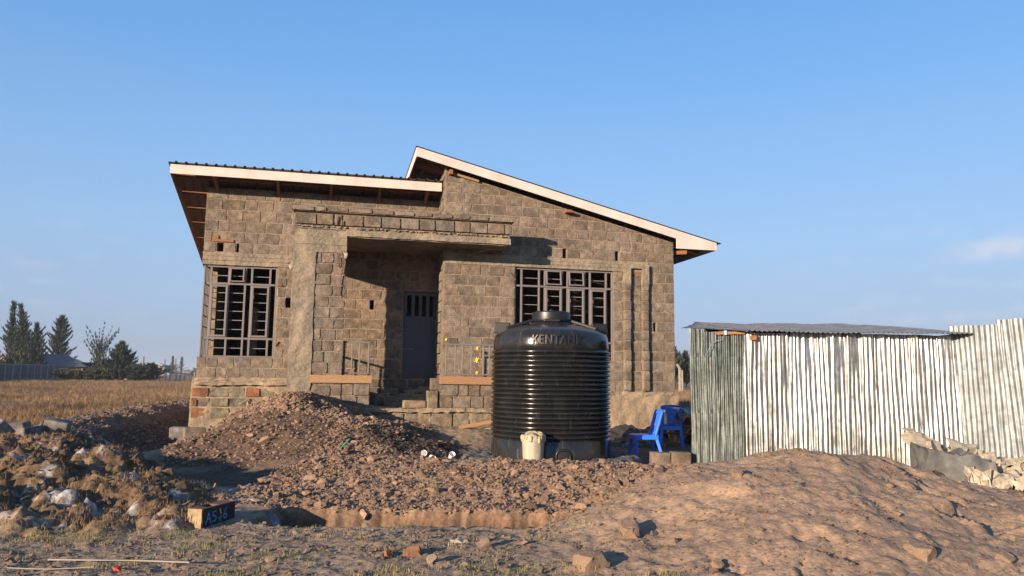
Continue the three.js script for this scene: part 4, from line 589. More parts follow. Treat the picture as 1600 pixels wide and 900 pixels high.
// ------------------------------------------------------------------ plastic chairs
function chair(name, label, pos, turn) { // faces +z at turn 0
  const c = base(name, pos, turn); tag(c, label, 'chair', 'blue plastic chairs beside the tank');
  const seat = new RoundedBoxGeometry(.44, .035, .44, 4, .016); { const p = seat.attributes.position; for (let i = 0; i < p.count; i++) { const x = p.getX(i), z = p.getZ(i); p.setY(i, p.getY(i) - .02 * (1 - (x / .22) ** 2) * (1 - (z / .22) ** 2)); p.setX(i, x * (1 - .06 * (z < 0 ? -z / .22 : 0))); } seat.computeVertexNormals(); } seat.translate(0, .43, .02);
  mesh('seat', prep(seat), M.blue, c);
  mesh('apron', [box(-.215, .215, .365, .425, .215, .235, .008), box(-.215, -.195, .365, .425, -.18, .215, .008), box(.195, .215, .365, .425, -.18, .215, .008), box(-.205, .205, .365, .425, -.20, -.18, .008)], M.blue, c);
  for (const [sx, sz] of [[-1, 1], [1, 1], [-1, -1], [1, -1]]) { const top = [sx * .195, .40, sz > 0 ? .205 : -.175], bot = [sx * (sz > 0 ? .225 : .24), 0, sz > 0 ? .235 : -.29]; const g = [bar(bot, top, .055, .018, .006), bar([bot[0] - sx * .018, bot[1], bot[2] - sz * .018], [top[0] - sx * .018, top[1], top[2] - sz * .018], .018, .05, .006)]; mesh('leg', g, M.blue, c); }
  const s = new THREE.Shape(); s.moveTo(-.205, 0); s.lineTo(-.21, .40); s.quadraticCurveTo(-.21, .445, -.17, .448); s.quadraticCurveTo(0, .475, .17, .448); s.quadraticCurveTo(.21, .445, .21, .40); s.lineTo(.205, 0); s.lineTo(-.205, 0);
  for (const k of [-1, 1]) { const h = new THREE.Path(); h.moveTo(k * .155, .36); h.quadraticCurveTo(k * .155, .375, k * .12, .37); h.quadraticCurveTo(k * .07, .24, k * .085, .05); h.lineTo(k * .155, .05); h.lineTo(k * .155, .36); s.holes.push(h); }
  for (const y of [.09, .15, .21]) { const h = new THREE.Path(); h.moveTo(-.045, y); h.lineTo(.045, y); h.lineTo(.045, y + .022); h.lineTo(-.045, y + .022); s.holes.push(h); }
  const b = new THREE.ExtrudeGeometry(s, { depth: .02, bevelEnabled: true, bevelSize: .007, bevelThickness: .007, bevelSegments: 2, curveSegments: 8 }); const p = b.attributes.position; for (let i = 0; i < p.count; i++) { const y = p.getY(i); p.setZ(i, p.getZ(i) - .19 - y * .30 - .10 * (p.getX(i) / .21) ** 2 * -1 * .4); p.setY(i, y + .425); } b.computeVertexNormals();
  mesh('backrest', prep(b), M.blue, c); c.scale.setScalar(.95); return c;
}
chair('plastic_chair', 'blue plastic chair facing left, the nearer of two, between tank and shed', W(2.30, 12.95, .02), SITE_TURN - Math.PI / 2 + .12);
chair('plastic_chair', 'blue plastic chair seen from behind, close to the corner of the house', W(3.24, 15.2, .03), SITE_TURN + Math.PI - .22);
// ------------------------------------------------------------------ loose stones, planks, litter
function block(name, label, cat, r, d, w, h, l, turn, mat, dy = 0, group, tiltX = 0, tiltZ = 0) { const g = rough(new RoundedBoxGeometry(w, h, l, 6, .015), .008, 6, r * 9); const m = mesh(name, triUV(toCreasedNormals(g, .5), r), mat); m.position.set(...W(r, d, ground(r, d) + h / 2 + dy)); m.rotation.set(tiltX, SITE_TURN + turn, tiltZ); return tag(m, label, cat, group); }
const blockMat = std({ color: RGB(.28, .21, .155), map: stoneCol, bumpMap: stoneBump, bumpScale: .006, roughness: .95 });
block('building_block', 'brown building block before the front chair, left of its pair', 'block', 2.40, 12.15, .31, .21, .2, .03, blockMat, .0);
block('building_block', 'sunlit brown building block against the shed edge, right of its pair', 'block', 2.72, 12.15, .31, .21, .2, .0, blockMat, .0);
const chunkMat = [.22, .25, .285].map(k => std({ color: RGB(k, k * .93, k * .84), map: stoneCol, bumpMap: stoneBump, bumpScale: .008, roughness: .95 }));
[[-7.26, 10.05, 0.27, 0.21, 0.26, .5, .25, -.3, 'tilted grey building stone at the far left edge of the heap'], [-7.00, 10.35, 0.27, 0.24, 0.27, .9, .15, .7, 'upright grey building stone with a slanting sunlit face'], [-7.21, 11.00, 0.37, 0.19, 0.26, .2, .1, .15, 'long grey building stone lying on top at the back'], [-6.96, 10.95, 0.29, 0.16, 0.26, 1.1, -.15, .2, 'dark grey square stone lying beside the topmost one'], [-6.70, 11.20, 0.32, 0.18, 0.24, .3, .1, -.2, 'grey stone at the right end of the stone pile'], [-7.45, 10.60, 0.29, 0.19, 0.26, 1.3, .3, .1, 'grey stone half hidden at the back left of the pile'], [-6.81, 10.55, 0.30, 0.13, 0.24, .1, .05, .1, 'flat grey stone slab in the middle of the pile'], [-7.30, 9.55, 0.32, 0.16, 0.26, .4, .1, .5, 'grey stone leaning at the foot of the pile'], [-6.93, 9.90, 0.21, 0.13, 0.20, .8, .2, .1, 'small grey stone below the upright one']].forEach(([r, d, w, h, l, t, tx, tz, lab], i) => block('building_stone', lab, 'stone', r, d, w, h, l, t, chunkMat[i % 3], -.04 + (i === 2 || i === 3 ? .10 : 0), 'grey building stones piled left of the turf heap', tx, tz));
block('foundation_stone', 'pale squared stone set at the foot of the left house corner', 'stone', -6.72, 15.4, .34, .26, .3, .2, chunkMat[2], .12); block('foundation_stone', 'pale weathered stone at the trench edge left of the rubble mound', 'stone', -5.42, 13.0, .34, .22, .3, .5, std({ color: RGB(.30, .235, .165), map: stoneCol, bumpMap: stoneBump, bumpScale: .008, roughness: .95 }), .06);
{ const m = mesh('step_stone', triUV(toCreasedNormals(rough(new RoundedBoxGeometry(.44, .16, .26, 5, .02), .008, 6), .5)), std({ color: RGB(.40, .29, .20), map: stoneCol, bumpMap: stoneBump, bumpScale: .006, roughness: .95 })); m.position.set(1.56, .80, 1.62); m.rotation.y = .06; tag(m, 'loose tan stone lying on the porch edge in the entrance gap', 'stone'); }
function plank(name, label, a, b, w, h, mat) { const m = mesh(name, rough(bar(a, b, w, h, .006), .004, 4), mat); return tag(m, label, 'plank'); }
plank('timber_plank', 'pale sawn plank lying on the left porch parapet', [-.53, 1.305, ZC + .035], [.68, 1.30, ZC + .035], .05, .16, M.wood);
plank('timber_plank', 'pinkish sawn plank lying on the right porch parapet beside the tank', [2.06, 1.305, ZC + .035], [3.4, 1.295, ZC + .035], .05, .16, M.pinkWood);
plank('timber_plank', 'thin board leaning at the plinth just left of the tank', [2.42, .36, 2.2], [3.2, .50, 2.25], .03, .07, M.pinkWood);
{ // painted plot marker stone
  const [x, , z] = W(-2.80, 7.22); const mk = base('plot_marker', [x, ground(-2.80, 7.22) - .012, z], 1.06); tag(mk, 'black painted hollow marker stone with blue lettering lying on the verge', 'marker stone');
  const L = .47, H = .175, Wd = .16; const cv = document.createElement('canvas'); cv.width = 512; cv.height = 200; const c = cv.getContext('2d'); c.fillStyle = '#1b1719'; c.fillRect(0, 0, 512, 200); const rr = rngOf(3); for (let k = 0; k < 500; k++) { c.fillStyle = `rgba(${60 + 50 * rr()},${40 + 30 * rr()},${35 + 20 * rr()},${.12 * rr()})`; c.fillRect(rr() * 512, rr() * 200, 2 + 20 * rr(), 1 + 5 * rr()); }
  c.strokeStyle = '#3d86b4'; c.lineWidth = 13; c.lineCap = 'round'; c.lineJoin = 'round'; const st = (...p) => { c.beginPath(); p.forEach(([a, b], i) => i ? c.lineTo(a, b) : c.moveTo(a, b)); c.stroke(); };
  st([50, 165], [88, 50], [124, 160]); st([64, 118], [116, 118]); st([205, 52], [156, 56], [154, 98], [188, 98], [208, 120], [196, 152], [150, 158]); st([248, 138], [292, 128]); st([286, 112], [274, 166]); c.beginPath(); c.moveTo(376, 40); c.bezierCurveTo(320, 80, 320, 150, 350, 152); c.bezierCurveTo(395, 150, 390, 92, 338, 112); c.stroke(); c.strokeStyle = '#b8ac3c'; c.lineWidth = 17; st([262, 40], [284, 88]);
  const ct = new THREE.CanvasTexture(cv); ct.colorSpace = THREE.SRGBColorSpace; ct.flipY = true;
  const slabs = [box(-L / 2, L / 2, 0, H, Wd / 2 - .03, Wd / 2, .004), box(-L / 2, L / 2, 0, H, -Wd / 2, -Wd / 2 + .03, .004), box(-L / 2, -.13, 0, H, -Wd / 2 + .03, Wd / 2 - .03, 0), box(.02, L / 2, 0, H, -Wd / 2 + .03, Wd / 2 - .03, 0), box(-.13, .02, 0, .06, -Wd / 2 + .03, Wd / 2 - .03, 0)];
  mesh('body', slabs, std({ color: RGB(.15, .075, .055), map: concCol, bumpMap: concBump, bumpScale: .006, roughness: .9 }), mk);
  const face = new THREE.BoxGeometry(L - .01, H - .004, .004); face.translate(0, H / 2, Wd / 2 + .001); const m = std({ map: ct, roughness: .75 }); mesh('painted_face', prep(face), m, mk);
  mesh('end_face', [rough(triUV(new THREE.BoxGeometry(.008, H - .01, Wd - .01, 1, 8, 8)), .004, 20).translate(-L / 2 - .002, H / 2, 0)], std({ color: RGB(.35, .265, .16), map: concCol, bumpMap: concBump, bumpScale: .008, roughness: .95 }), mk);
}
{ const s = mesh('plastic_rod', bar(W(-2.62, 11.45, .22), W(-2.46, 11.6, .42), .035, .012), M.green); tag(s, 'short green plastic strip sticking out of the rubble mound', 'plastic strip'); }
function cup(label, r, d, tilt, turn) { const g = prep(new THREE.LatheGeometry([[0, 0], [.035, 0], [.045, .11], [.048, .112], [.043, .11], [.034, .006], [0, .006]].map(q => new THREE.Vector2(...q)), 18)); const m = mesh('paper_cup', g, M.white); m.position.set(...W(r, d, ground(r, d) + .03)); m.rotation.set(tilt, turn, .3); tag(m, label, 'cup', 'white cups thrown on the dark rubble left of the tank'); }
cup('white paper cup, leftmost of the three on the dark rubble', -1.33, 11.9, 1.2, .4); cup('white paper cup lying nearest, middle of the three on dark rubble', -1.19, 11.5, 1.45, 2.0); cup('white paper cup, rightmost of the three beside the grey sheet', -.92, 11.75, 1.1, 4.2);
{ const m = mesh('stick', tube([W(-3.35, 5.62, .035), W(-3.0, 5.60, .04), W(-2.7, 5.64, .03), W(-2.3, 5.57, .04)], .006, 40, 5), M.paleStick); tag(m, 'long pale stick lying along the verge at lower left', 'stick'); }
{ const m = mesh('stick', tube([W(-3.5, 5.40, .03), W(-3.2, 5.38, .03), W(-2.9, 5.41, .04)], .004, 30, 5), M.paleStick); tag(m, 'second thin stick at the very bottom left edge', 'stick'); }
{ const m = mesh('red_scrap', rough(triUV(new THREE.BoxGeometry(.045, .02, .035, 4, 2, 3)), .015, 20), M.red); m.position.set(...W(-2.72, 5.38, .035)); tag(m, 'small red scrap on the ground at bottom left', 'scrap'); }
{ const m = mesh('leaf_scrap', rough(triUV(new THREE.BoxGeometry(.13, .02, .07, 4, 1, 3)), .02, 12), M.paper); m.position.set(...W(-.42, 6.5, ground(-.42, 6.5) + .012)); tag(m, 'pale dry leaf lying on the bare verge mid foreground', 'leaf'); }
{ const m = mesh('bark_scrap', rough(bar(W(-3.38, 8.7, .04), W(-3.34, 8.68, .15), .04, .015), .012, 14), M.pinkWood); tag(m, 'orange brown bark scrap standing by the dark ditch', 'scrap'); }
// black plastic sheet and boards in the shade beside the house
{ const g = new THREE.PlaneGeometry(2.6, 1.1, 70, 40); const p = g.attributes.position; for (let i = 0; i < p.count; i++) { const x = p.getX(i), y = p.getY(i); const ridge = .36 * Math.exp(-(((y - .25) / .42) ** 2)) * (.75 + .3 * n2(x * 1.2, 3)); p.setXYZ(i, x, .04 + ridge + .05 * Math.abs(n2(x * 2.6, y * 2)) + .035 * n2(x * 5 + y * 3, y * 4), -y); } g.computeVertexNormals(); const m = mesh('black_sheet', triUV(g), M.blackSheet); m.position.set(...W(2.0, 16.0, .03)); m.rotation.y = SITE_TURN - .05; tag(m, 'crumpled black plastic sheet heaped against the right plinth of the house', 'plastic sheet'); }
{ const m = mesh('black_sheet', triUV(rough(new THREE.BoxGeometry(.9, .72, 1.6, 24, 16, 30), .10, 2.2)), M.blackSheet); m.position.set(...W(4.15, 16.7, .3)); tag(m, 'dark plastic covered stack in shade between house and shed', 'plastic sheet'); }
plank('timber_plank', 'brown board lying in shade behind the rear chair, upper one', W(3.2, 15.9, .42), W(4.6, 15.7, .40), .16, .04, M.darkWood);
plank('timber_plank', 'brown board lying in shade behind the rear chair, lower one', W(3.2, 15.8, .26), W(4.6, 15.6, .25), .16, .04, M.darkWood);
{ const r = rngOf(52); for (let k = 0; k < 7; k++) { const rr = 1.5 + .25 * k + .1 * r(), dd = 14.95 + .25 * r(); block('loose_stone', 'pale loose stone lying in a row below the black plastic sheet', 'stone', rr, dd, .14 + .1 * r(), .09 + .05 * r(), .14, r(), chunkMat[2], -.01, 'pale stones below the black sheet'); } }
// ------------------------------------------------------------------ corrugated iron shed and leaning sheets
function corr(parent, name, mat, A, B, y0, y1, o = {}) { // sheet of corrugated iron from A to B (site r, d), local bottom y0 and top y1
  const L = Math.hypot(B[0] - A[0], B[1] - A[1]), pit = o.pitch ?? .076, amp = o.amp ?? .011, ns = Math.round(L / pit * 10), nv = 22, pos = [], uv = [], idx = [], sd = o.seed ?? 0; const tr = (B[0] - A[0]) / L, td = (B[1] - A[1]) / L, nr = td, nd = -tr; // outward = towards the road
  for (let j = 0; j <= nv; j++) for (let i = 0; i <= ns; i++) { const s = L * i / ns, f = j / nv; const ph = 6.2832 * s / pit + .5 * n2(s * 3 + sd, f * 2); let n = amp * (1 + .35 * n2(s * 6 + sd, f * 2)) * Math.sin(ph) + (o.off ?? 0) + (o.wave ?? 1) * (.012 * n2(s * 1.3 + sd, f * 1.4) + .005 * n2(s * 4 + sd, f * 3.2 + sd) + .0018 * n2(s * 15 + sd, f * 9) + .055 * (f - .45) * n2(s * 4.5 + sd * 5, 3) + .04 * (f - .45) * n2(s * 13 + sd, 8)); n += (o.dent ?? .012) * Math.max(0, n2(s * 2.2 + sd * 3, f * 3 + 7) - .45); n += (o.lean ?? 0) * f; const y = lerp(y0, y1, f) + (j === nv || j === 0 ? .012 * n2(s * 2 + sd, 1) : 0); const ss = s + (o.skew ?? 0) * f; pos.push(...W(A[0] + tr * ss + nr * n, A[1] + td * ss + nd * n, y)); uv.push(s, f * (y1 - y0)); }
  for (let j = 0; j < nv; j++) for (let i = 0; i < ns; i++) { const a = j * (ns + 1) + i, b = a + 1, c = a + ns + 1, e = c + 1; idx.push(a, b, e, a, e, c); }
  const g = new THREE.BufferGeometry(); g.setAttribute('position', new THREE.Float32BufferAttribute(pos, 3)); g.setAttribute('uv', new THREE.Float32BufferAttribute(uv, 2)); g.setIndex(idx); g.computeVertexNormals(); return mesh(name, g, mat, parent);
}
{
  const shed = base('metal_shed'); tag(shed, 'low shed of shiny corrugated iron sheets with a dull left side', 'shed');
  const A = [2.93, 12.25], B = [3.64, 11.70], C = [7.05, 11.72];
  const at = (P, Q, t) => [lerp(P[0], Q[0], t), lerp(P[1], Q[1], t)];
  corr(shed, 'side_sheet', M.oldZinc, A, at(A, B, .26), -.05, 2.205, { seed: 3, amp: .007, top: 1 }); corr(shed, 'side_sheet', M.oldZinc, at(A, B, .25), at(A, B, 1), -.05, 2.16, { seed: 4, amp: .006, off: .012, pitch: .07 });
  const zincs = [[.60, .62, .64], [.76, .79, .82], [.66, .68, .70], [.70, .71, .71], [.60, .62, .65]].map(c => { const m = M.zinc.clone(); m.color = RGB(...c); return m; }); const cuts = [0, .19, .385, .585, .79, 1]; for (let k = 0; k < 5; k++) corr(shed, 'front_sheet', zincs[k], at(B, C, Math.max(0, cuts[k] - .008)), at(B, C, Math.min(1, cuts[k + 1] + .008)), -.05, 2.125 + (k % 2) * .008, { seed: 10 + k * 3, lean: [.02, -.02, .05, .0, -.03][k], off: (k % 2) * .006, skew: (bR() - .5) * .03 });
  // roof: sheets rising to the back, ridges running front to back
  const roofY = (r, d) => 2.135 + .108 * (d - 11.5) + .018 * n2(r * 1.1, d * .5) * sstep(11.4, 12.6, d) + .006 * Math.sin(r * 2.1), left = d => d < 12.55 ? 3.58 - .70 * (d - 11.5) : 2.845 + .36 * (d - 12.55);
  const sheets = [[2.84, 3.7], [3.66, 4.45], [4.41, 5.2], [5.16, 5.95], [5.91, 6.65], [6.6, 7.12]];
  sheets.forEach(([a, b], k) => { const pos = [], uv = [], idx = [], ns = Math.round((b - a) / .0076), nv = 16, d0 = 11.48 - .03 * (k % 2), d1 = 15.0; for (let j = 0; j <= nv; j++) for (let i = 0; i <= ns; i++) { let r = lerp(a, b, i / ns), d = lerp(d0, d1, j / nv); if (k === 0) r = lerp(left(d), b, i / ns); pos.push(...W(r, d, roofY(r, d) + .010 * Math.sin(6.2832 * r / .076) + .004 * (k % 2) + .006 * n2(r * 3, k * 9 + d))); uv.push(r, d); } for (let j = 0; j < nv; j++) for (let i = 0; i < ns; i++) { const p = j * (ns + 1) + i, q = p + 1, c = p + ns + 1, e = c + 1; idx.push(p, q, e, p, e, c); } const g = new THREE.BufferGeometry(); g.setAttribute('position', new THREE.Float32BufferAttribute(pos, 3)); g.setAttribute('uv', new THREE.Float32BufferAttribute(uv, 2)); g.setIndex(idx); g.computeVertexNormals(); mesh('roof_sheet', g, M.roofZinc, shed); });
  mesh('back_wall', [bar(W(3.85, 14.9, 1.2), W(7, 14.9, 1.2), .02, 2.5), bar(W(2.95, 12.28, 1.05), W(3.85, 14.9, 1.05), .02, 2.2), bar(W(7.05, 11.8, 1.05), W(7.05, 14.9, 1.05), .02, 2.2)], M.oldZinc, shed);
  mesh('timber_end', [rough(bar(W(3.80, 11.85, 2.045), W(3.77, 11.60, 2.045), .095, .075), .006, 8)], M.orangeWood, shed);
  mesh('verge_timber', [rough(bar(W(3.28, 11.9, 2.125), W(3.66, 11.66, 2.118), .045, .045), .006, 8)], M.orangeWood, shed);
  mesh('blue_tie', [bar(W(3.38, 11.82, 2.125), W(3.42, 11.80, 2.125), .07, .07)], M.blue, shed);
  mesh('wire', tube([W(3.36, 11.85, 2.02), W(3.22, 11.90, 1.98), W(3.14, 11.92, 1.84), W(3.10, 11.95, 1.75), W(3.09, 11.96, 1.68)], .005, 24, 5), std({ color: RGB(.12, .22, .32), roughness: .6 }), shed);
  mesh('eave_timber', bar(W(3.7, 11.9, 2.05), W(7.0, 11.9, 2.06), .08, .06), M.darkWood, shed);
}
{
  const f = base('iron_fence'); tag(f, 'newer pale corrugated sheets standing at an angle right of the shed', 'metal fence');
  const A = [6.98, 11.78]; const dirr = [.52, -.854]; const at = t => [A[0] + dirr[0] * t, A[1] + dirr[1] * t];
  corr(f, 'sheet', M.newZinc, at(0), at(.80), -.02, 2.27, { seed: 40, wave: .3, dent: .004, amp: .009, skew: -.06 }); corr(f, 'sheet', M.newZinc, at(.78), at(1.6), -.02, 2.34, { seed: 44, wave: .3, off: .006, dent: .003, amp: .009, skew: -.13 }); corr(f, 'sheet', M.newZinc, at(1.58), at(2.4), -.02, 2.36, { seed: 47, wave: .35, dent: .003, amp: .010 });
  mesh('rail', [bar(W(7.05, 11.80, 1.8), W(8.2, 9.9, 1.85), .05, .07), bar(W(7.05, 11.80, .6), W(8.2, 9.9, .6), .05, .07)], M.wood, f);
}
// ------------------------------------------------------------------ paper bags and the grey tarpaulin bundle
{
  const g = rough(new THREE.BoxGeometry(.84, .34, .56, 26, 12, 18), .06, 2.1, 6); { const p = g.attributes.position; for (let i = 0; i < p.count; i++) { const x = p.getX(i), y = p.getY(i), z = p.getZ(i); p.setY(i, y * (1 - .35 * Math.max(0, -x)) + .03 * n3(x * 5, y * 5, z * 5) - .22 * x + .03 * Math.abs(n2(x * 7, z * 7))); } g.computeVertexNormals(); }
  const m = mesh('tarpaulin_bundle', triUV(toCreasedNormals(g, .7)), M.tarp); m.position.set(...W(5.80, 9.9, .30)); m.rotation.y = SITE_TURN - .25; tag(m, 'grey dusty tarpaulin bundle lying behind the soil heap', 'tarpaulin');
}
function bag(label, r, d, y, w, h, turn, tx, tz, seed, amp = .05, group) { // a stiff paper sack: few facets, hard creases
  const R = rngOf(seed * 17 + 3), nx = 5, nz = 6, g = new THREE.BoxGeometry(w, .012, h, nx, 1, nz), p = g.attributes.position, off = new Map();
  for (let i = 0; i < p.count; i++) { const x = p.getX(i), z = p.getZ(i), key = Math.round(x * 1e4) + ',' + Math.round(z * 1e4); if (!off.has(key)) off.set(key, [(R() - .5) * w * .16, (R() - .5) * 2 * amp, (R() - .5) * h * .13]); const o = off.get(key); p.setXYZ(i, x + o[0], p.getY(i) + o[1] + .5 * amp * Math.sin(x * 9 + seed), z + o[2]); }
  const m = mesh('paper_bag', triUV(toCreasedNormals(g, .12), seed), M.paper); m.position.set(...W(r, d, y)); m.rotation.set(tx, SITE_TURN + turn, tz); return tag(m, label, 'paper bag', group); }
bag('large flattened cement bag propped on the tarpaulin against the shed', 6.0, 10.95, .50, .62, .42, -.1, .75, -.2, 1, .05); bag('flattened cement bag beside it leaning at the foot of the pale sheets', 6.42, 10.55, .40, .62, .42, -.25, .7, -.1, 2, .04);
{ const r = rngOf(61); for (let k = 0; k < 46; k++) { const t = r(), rr = 5.75 + 1.15 * t, dd = 9.15 + 1.55 * r(), hh = .05 + .30 * r() * sstep(9.0, 10.4, dd) + .05; bag('empty crumpled cream paper bag in the pale heap below the leaning sheets', rr, dd, hh, .26 + .2 * r(), .18 + .2 * r(), r() * 6.28, (r() - .3) * 1.2, (r() - .5) * 1.0, 10 + k * 3, .06, 'empty paper bags heaped right of the tarpaulin'); } }
// ------------------------------------------------------------------ distance
const leafMat = c => std({ color: RGB(...c), roughness: .95 });
const needle = [[.034, .05, .03], [.045, .058, .03], [.028, .043, .032]].map(leafMat);
function conifer(label, cat, name, r, d, h, w, o = {}) { // trunk, limbs and a crown of needle sprays with gaps between the limbs
  const t = base(name, W(r, d, 0), 0), R = rngOf(Math.round(h * 97 + r * 13)); tag(t, label, cat, o.group);
  const lean = o.lean ?? 0; const ax = f => [lean * f * f * h, f * h, 0];
  const wood = [prep(new THREE.TubeGeometry(new THREE.CatmullRomCurve3([0, .3, .6, .9].map(f => new THREE.Vector3(...ax(f)))), 12, .02 * w + .04, 6))];
  const pos = [], idx = []; const leaf = (x, y, z, dx, dy, dz, L, ww) => { const b = pos.length / 3; const a = R() * 6.28; const px = Math.cos(a) * ww, pz = Math.sin(a) * ww; pos.push(x - px, y, z - pz, x + px, y, z + pz, x + dx * L + px * .2, y + dy * L, z + dz * L + pz * .2); idx.push(b, b + 1, b + 2); };
  const nb = o.nb ?? 110, low = o.low ?? .06, ang0 = R() * 6; for (let k = 0; k < nb; k++) {
    const f = low + (1 - low) * Math.pow((k + R()) / nb, .85), a = ang0 + k * 2.4 + R(), env = o.env ? o.env(f) : Math.pow(1 - f, .8) * (1 - .35 * Math.exp(-f * 9)), L = w * .5 * env * (R() < .25 ? 1.25 : .45 + .55 * R()) + .10; const [cx, cy] = ax(Math.min(1, f)), up = (o.up ?? .75) + .5 * R(); const dx = Math.cos(a), dz = Math.sin(a);
    if (L > .7 && k % 3 === 0) wood.push(bar([cx, cy, 0], [cx + dx * L * .8, cy + up * L * .8, dz * L * .8], .03, .03, .004));
    const n = Math.max(4, Math.round(L * (o.dens ?? 8) * 1.2)); for (let q = 0; q < n; q++) { const s = L * (.12 + .88 * q / n), th = .22 * (1 - .5 * q / n); for (let e = 0; e < 4; e++) leaf(cx + dx * s + (R() - .5) * th, cy + up * s + (R() - .5) * th, dz * s + (R() - .5) * th, dx * .35 + (R() - .5) * .7, .75 + .5 * R() + (o.up < 0 ? -.3 : 0), dz * .35 + (R() - .5) * .7, .25 + .35 * R(), .035 + .045 * R()); }
  }
  for (let k = 0; k < 30; k++) { const f = .86 + .16 * k / 30; const [cx, cy] = ax(f); leaf(cx + (R() - .5) * .16, cy, (R() - .5) * .16, (R() - .5) * .4, 1, (R() - .5) * .4, .5, .05); }
  mesh('trunk', wood, M.bark, t);
  const g = new THREE.BufferGeometry(); g.setAttribute('position', new THREE.Float32BufferAttribute(pos, 3)); g.setIndex(idx); let q = toCreasedNormals(g, .1); q = triUV(q); mesh('crown', q, needle[o.mat ?? 0], t); return t;
}
conifer('tall ragged conifer with sparse side sprays, leftmost of the tall ones', 'tree', 'conifer_tree', -77.0, 115, 11.6, 4.6, { env: f => (f > .3 && f < .55 ? .9 : .42) * (1.05 - f * .8) , nb: 120, lean: -.01, dens: 7 });
conifer('tall conifer leaning left with a forked tip above the grey wall', 'tree', 'conifer_tree', -74.3, 114.5, 11.2, 4.5, { env: f => f < .45 ? 1 : (1.05 - f) * 1.05, lean: -.12, nb: 150 });
conifer('dense narrow conifer right beside the leaning one', 'tree', 'conifer_tree', -72.2, 114, 8.3, 3.4, { nb: 130, lean: -.05 });
conifer('dense cone shaped conifer standing alone behind the hipped roof', 'tree', 'conifer_tree', -75.5, 125, 10.2, 4.4, { nb: 190, env: f => Math.pow(1 - f, .72) * (f < .1 ? .8 : 1) + .08 });
conifer('dark conifer cut off by the left edge of the view', 'tree', 'conifer_tree', -76.8, 110, 5.6, 3.6, { nb: 120 });
conifer('short leafy conifer before the two leaning ones', 'tree', 'conifer_tree', -73.3, 112, 4.0, 5.0, { up: .1, nb: 150, mat: 1, env: f => 1 - f * f });
conifer('sparse grey tree with bare upright branches left of the cypress', 'tree', 'sparse_tree', -58.9, 107, 4.6, 5.4, { nb: 70, mat: 2, env: f => .35 + .6 * f * (f < .9 ? 1 : .4), up: 1.3, dens: 2.2 });
conifer('broad dark cypress standing before the far hedge', 'tree', 'cypress_tree', -54.2, 104, 5.2, 5.0, { up: .25, nb: 240, low: .02, mat: 0 });
conifer('dark rounded bush at the right end of the hedge', 'bush', 'bush', -51.0, 103, 1.9, 3.8, { nb: 120, low: .02, up: -.1, env: f => Math.sqrt(1 - f * f), mat: 2 });
conifer('small far bush right of the utility pole', 'bush', 'bush', -62.5, 130, 2.6, 5, { nb: 110, low: .02, up: -.1, env: f => Math.sqrt(1 - f * f), mat: 1 });
for (const [r, w, h, l] of [[-61.3, 4.5, 1.25, 'low dark hedge bush below the sparse grey tree'], [-58, 4.5, 1.4, 'low hedge bush left of the cypress'], [-55.8, 4, 1.6, 'low hedge bush at the foot of the cypress']]) conifer(l, 'bush', 'hedge_bush', r, 105, h, w, { nb: 110, low: .02, up: -.15, env: f => Math.sqrt(1 - f * f), mat: 1, group: 'hedge bushes' });
for (const [r, d, h, l] of [[-131, 290, 7.2, 'far slender tree with stacked whorls, left of two'], [-127.5, 290, 7.0, 'far slender tree with stacked whorls, right of two']]) conifer(l, 'tree', 'whorled_tree', r, d, h, 4.4, { nb: 60, env: f => f < .35 ? .1 : .5 * (1.2 - f), dens: 4, mat: 2 });
for (const [r, d, h, w, l] of [[-158, 310, 4.5, 16, 'far green tree belt left of the flat building'], [-146, 320, 4, 14, 'far bushy tree behind the pale blue roof'], [-116, 300, 4, 9, 'far round tree nearest the house corner'], [-124, 300, 2.6, 12, 'far low shrub mass by the whorled trees']]) conifer(l, 'tree', 'far_tree', r, d, h, w, { nb: 160, low: .02, up: -.15, env: f => Math.sqrt(1 - f * f), mat: 1, dens: 3 });
[[25.8, 118, 6.0, 3.6], [28.0, 120, 5.4, 3.4], [26.9, 124, 5.6, 3.8], [29.6, 118, 5.0, 3.6], [24.6, 120, 5.2, 3.6]].forEach(([r, d, h, w], i) => conifer(['dark conifer seen right beside the house corner', 'second dark conifer in the gap beside the shed', 'conifer between the two in the gap, farthest back', 'conifer half hidden by the shed edge', 'conifer mostly hidden by the house corner'][i], 'tree', 'conifer_tree', r, d, h, w, { nb: 170, group: 'conifers in the gap right of the house' }));
const post = (label, r, d, h, w, bent, mat, cat = 'post', name = 'concrete_post', group) => { const [x, , z] = W(r, d); const g = [box(x - w / 2, x + w / 2, -.05, h, z - w / 2, z + w / 2, .01)]; if (bent) g.push(bar([x, h - .03, z], [x - .28, h + .35, z], w * .95, w * .95)); const m = mesh(name, g, mat); return tag(m, label, cat, group); };
post('concrete fence post with bent top in the gap beside the shed', 15.75, 70, 2.35, .17, true, M.paper); post('straight concrete fence post left of the bent one', 15.45, 72, 2.2, .10, false, M.paper); post('concrete fence post half hidden by the shed edge', 16.9, 74, 2.2, .12, false, M.paper);
post('tall thin utility pole above the field, the nearer one', -56.4, 115, 3.75, .14, false, M.bark, 'pole', 'utility_pole'); post('tall thin utility pole farther right on the skyline', -69.3, 150, 3.9, .16, false, M.bark, 'pole', 'utility_pole'); post('distant pole between the whorled trees', -128.9, 288, 6.6, .3, false, M.bark, 'pole', 'utility_pole');
{ const R = rngOf(71); for (let k = 0; k < 22; k++) post('short pale post in the fence line along the far field edge', -56.2 + k * .78 + R() * .3, 116 + R(), .9 + .6 * R(), .16, false, M.paper, 'post', 'fence_post', 'pale posts along the far field edge'); }
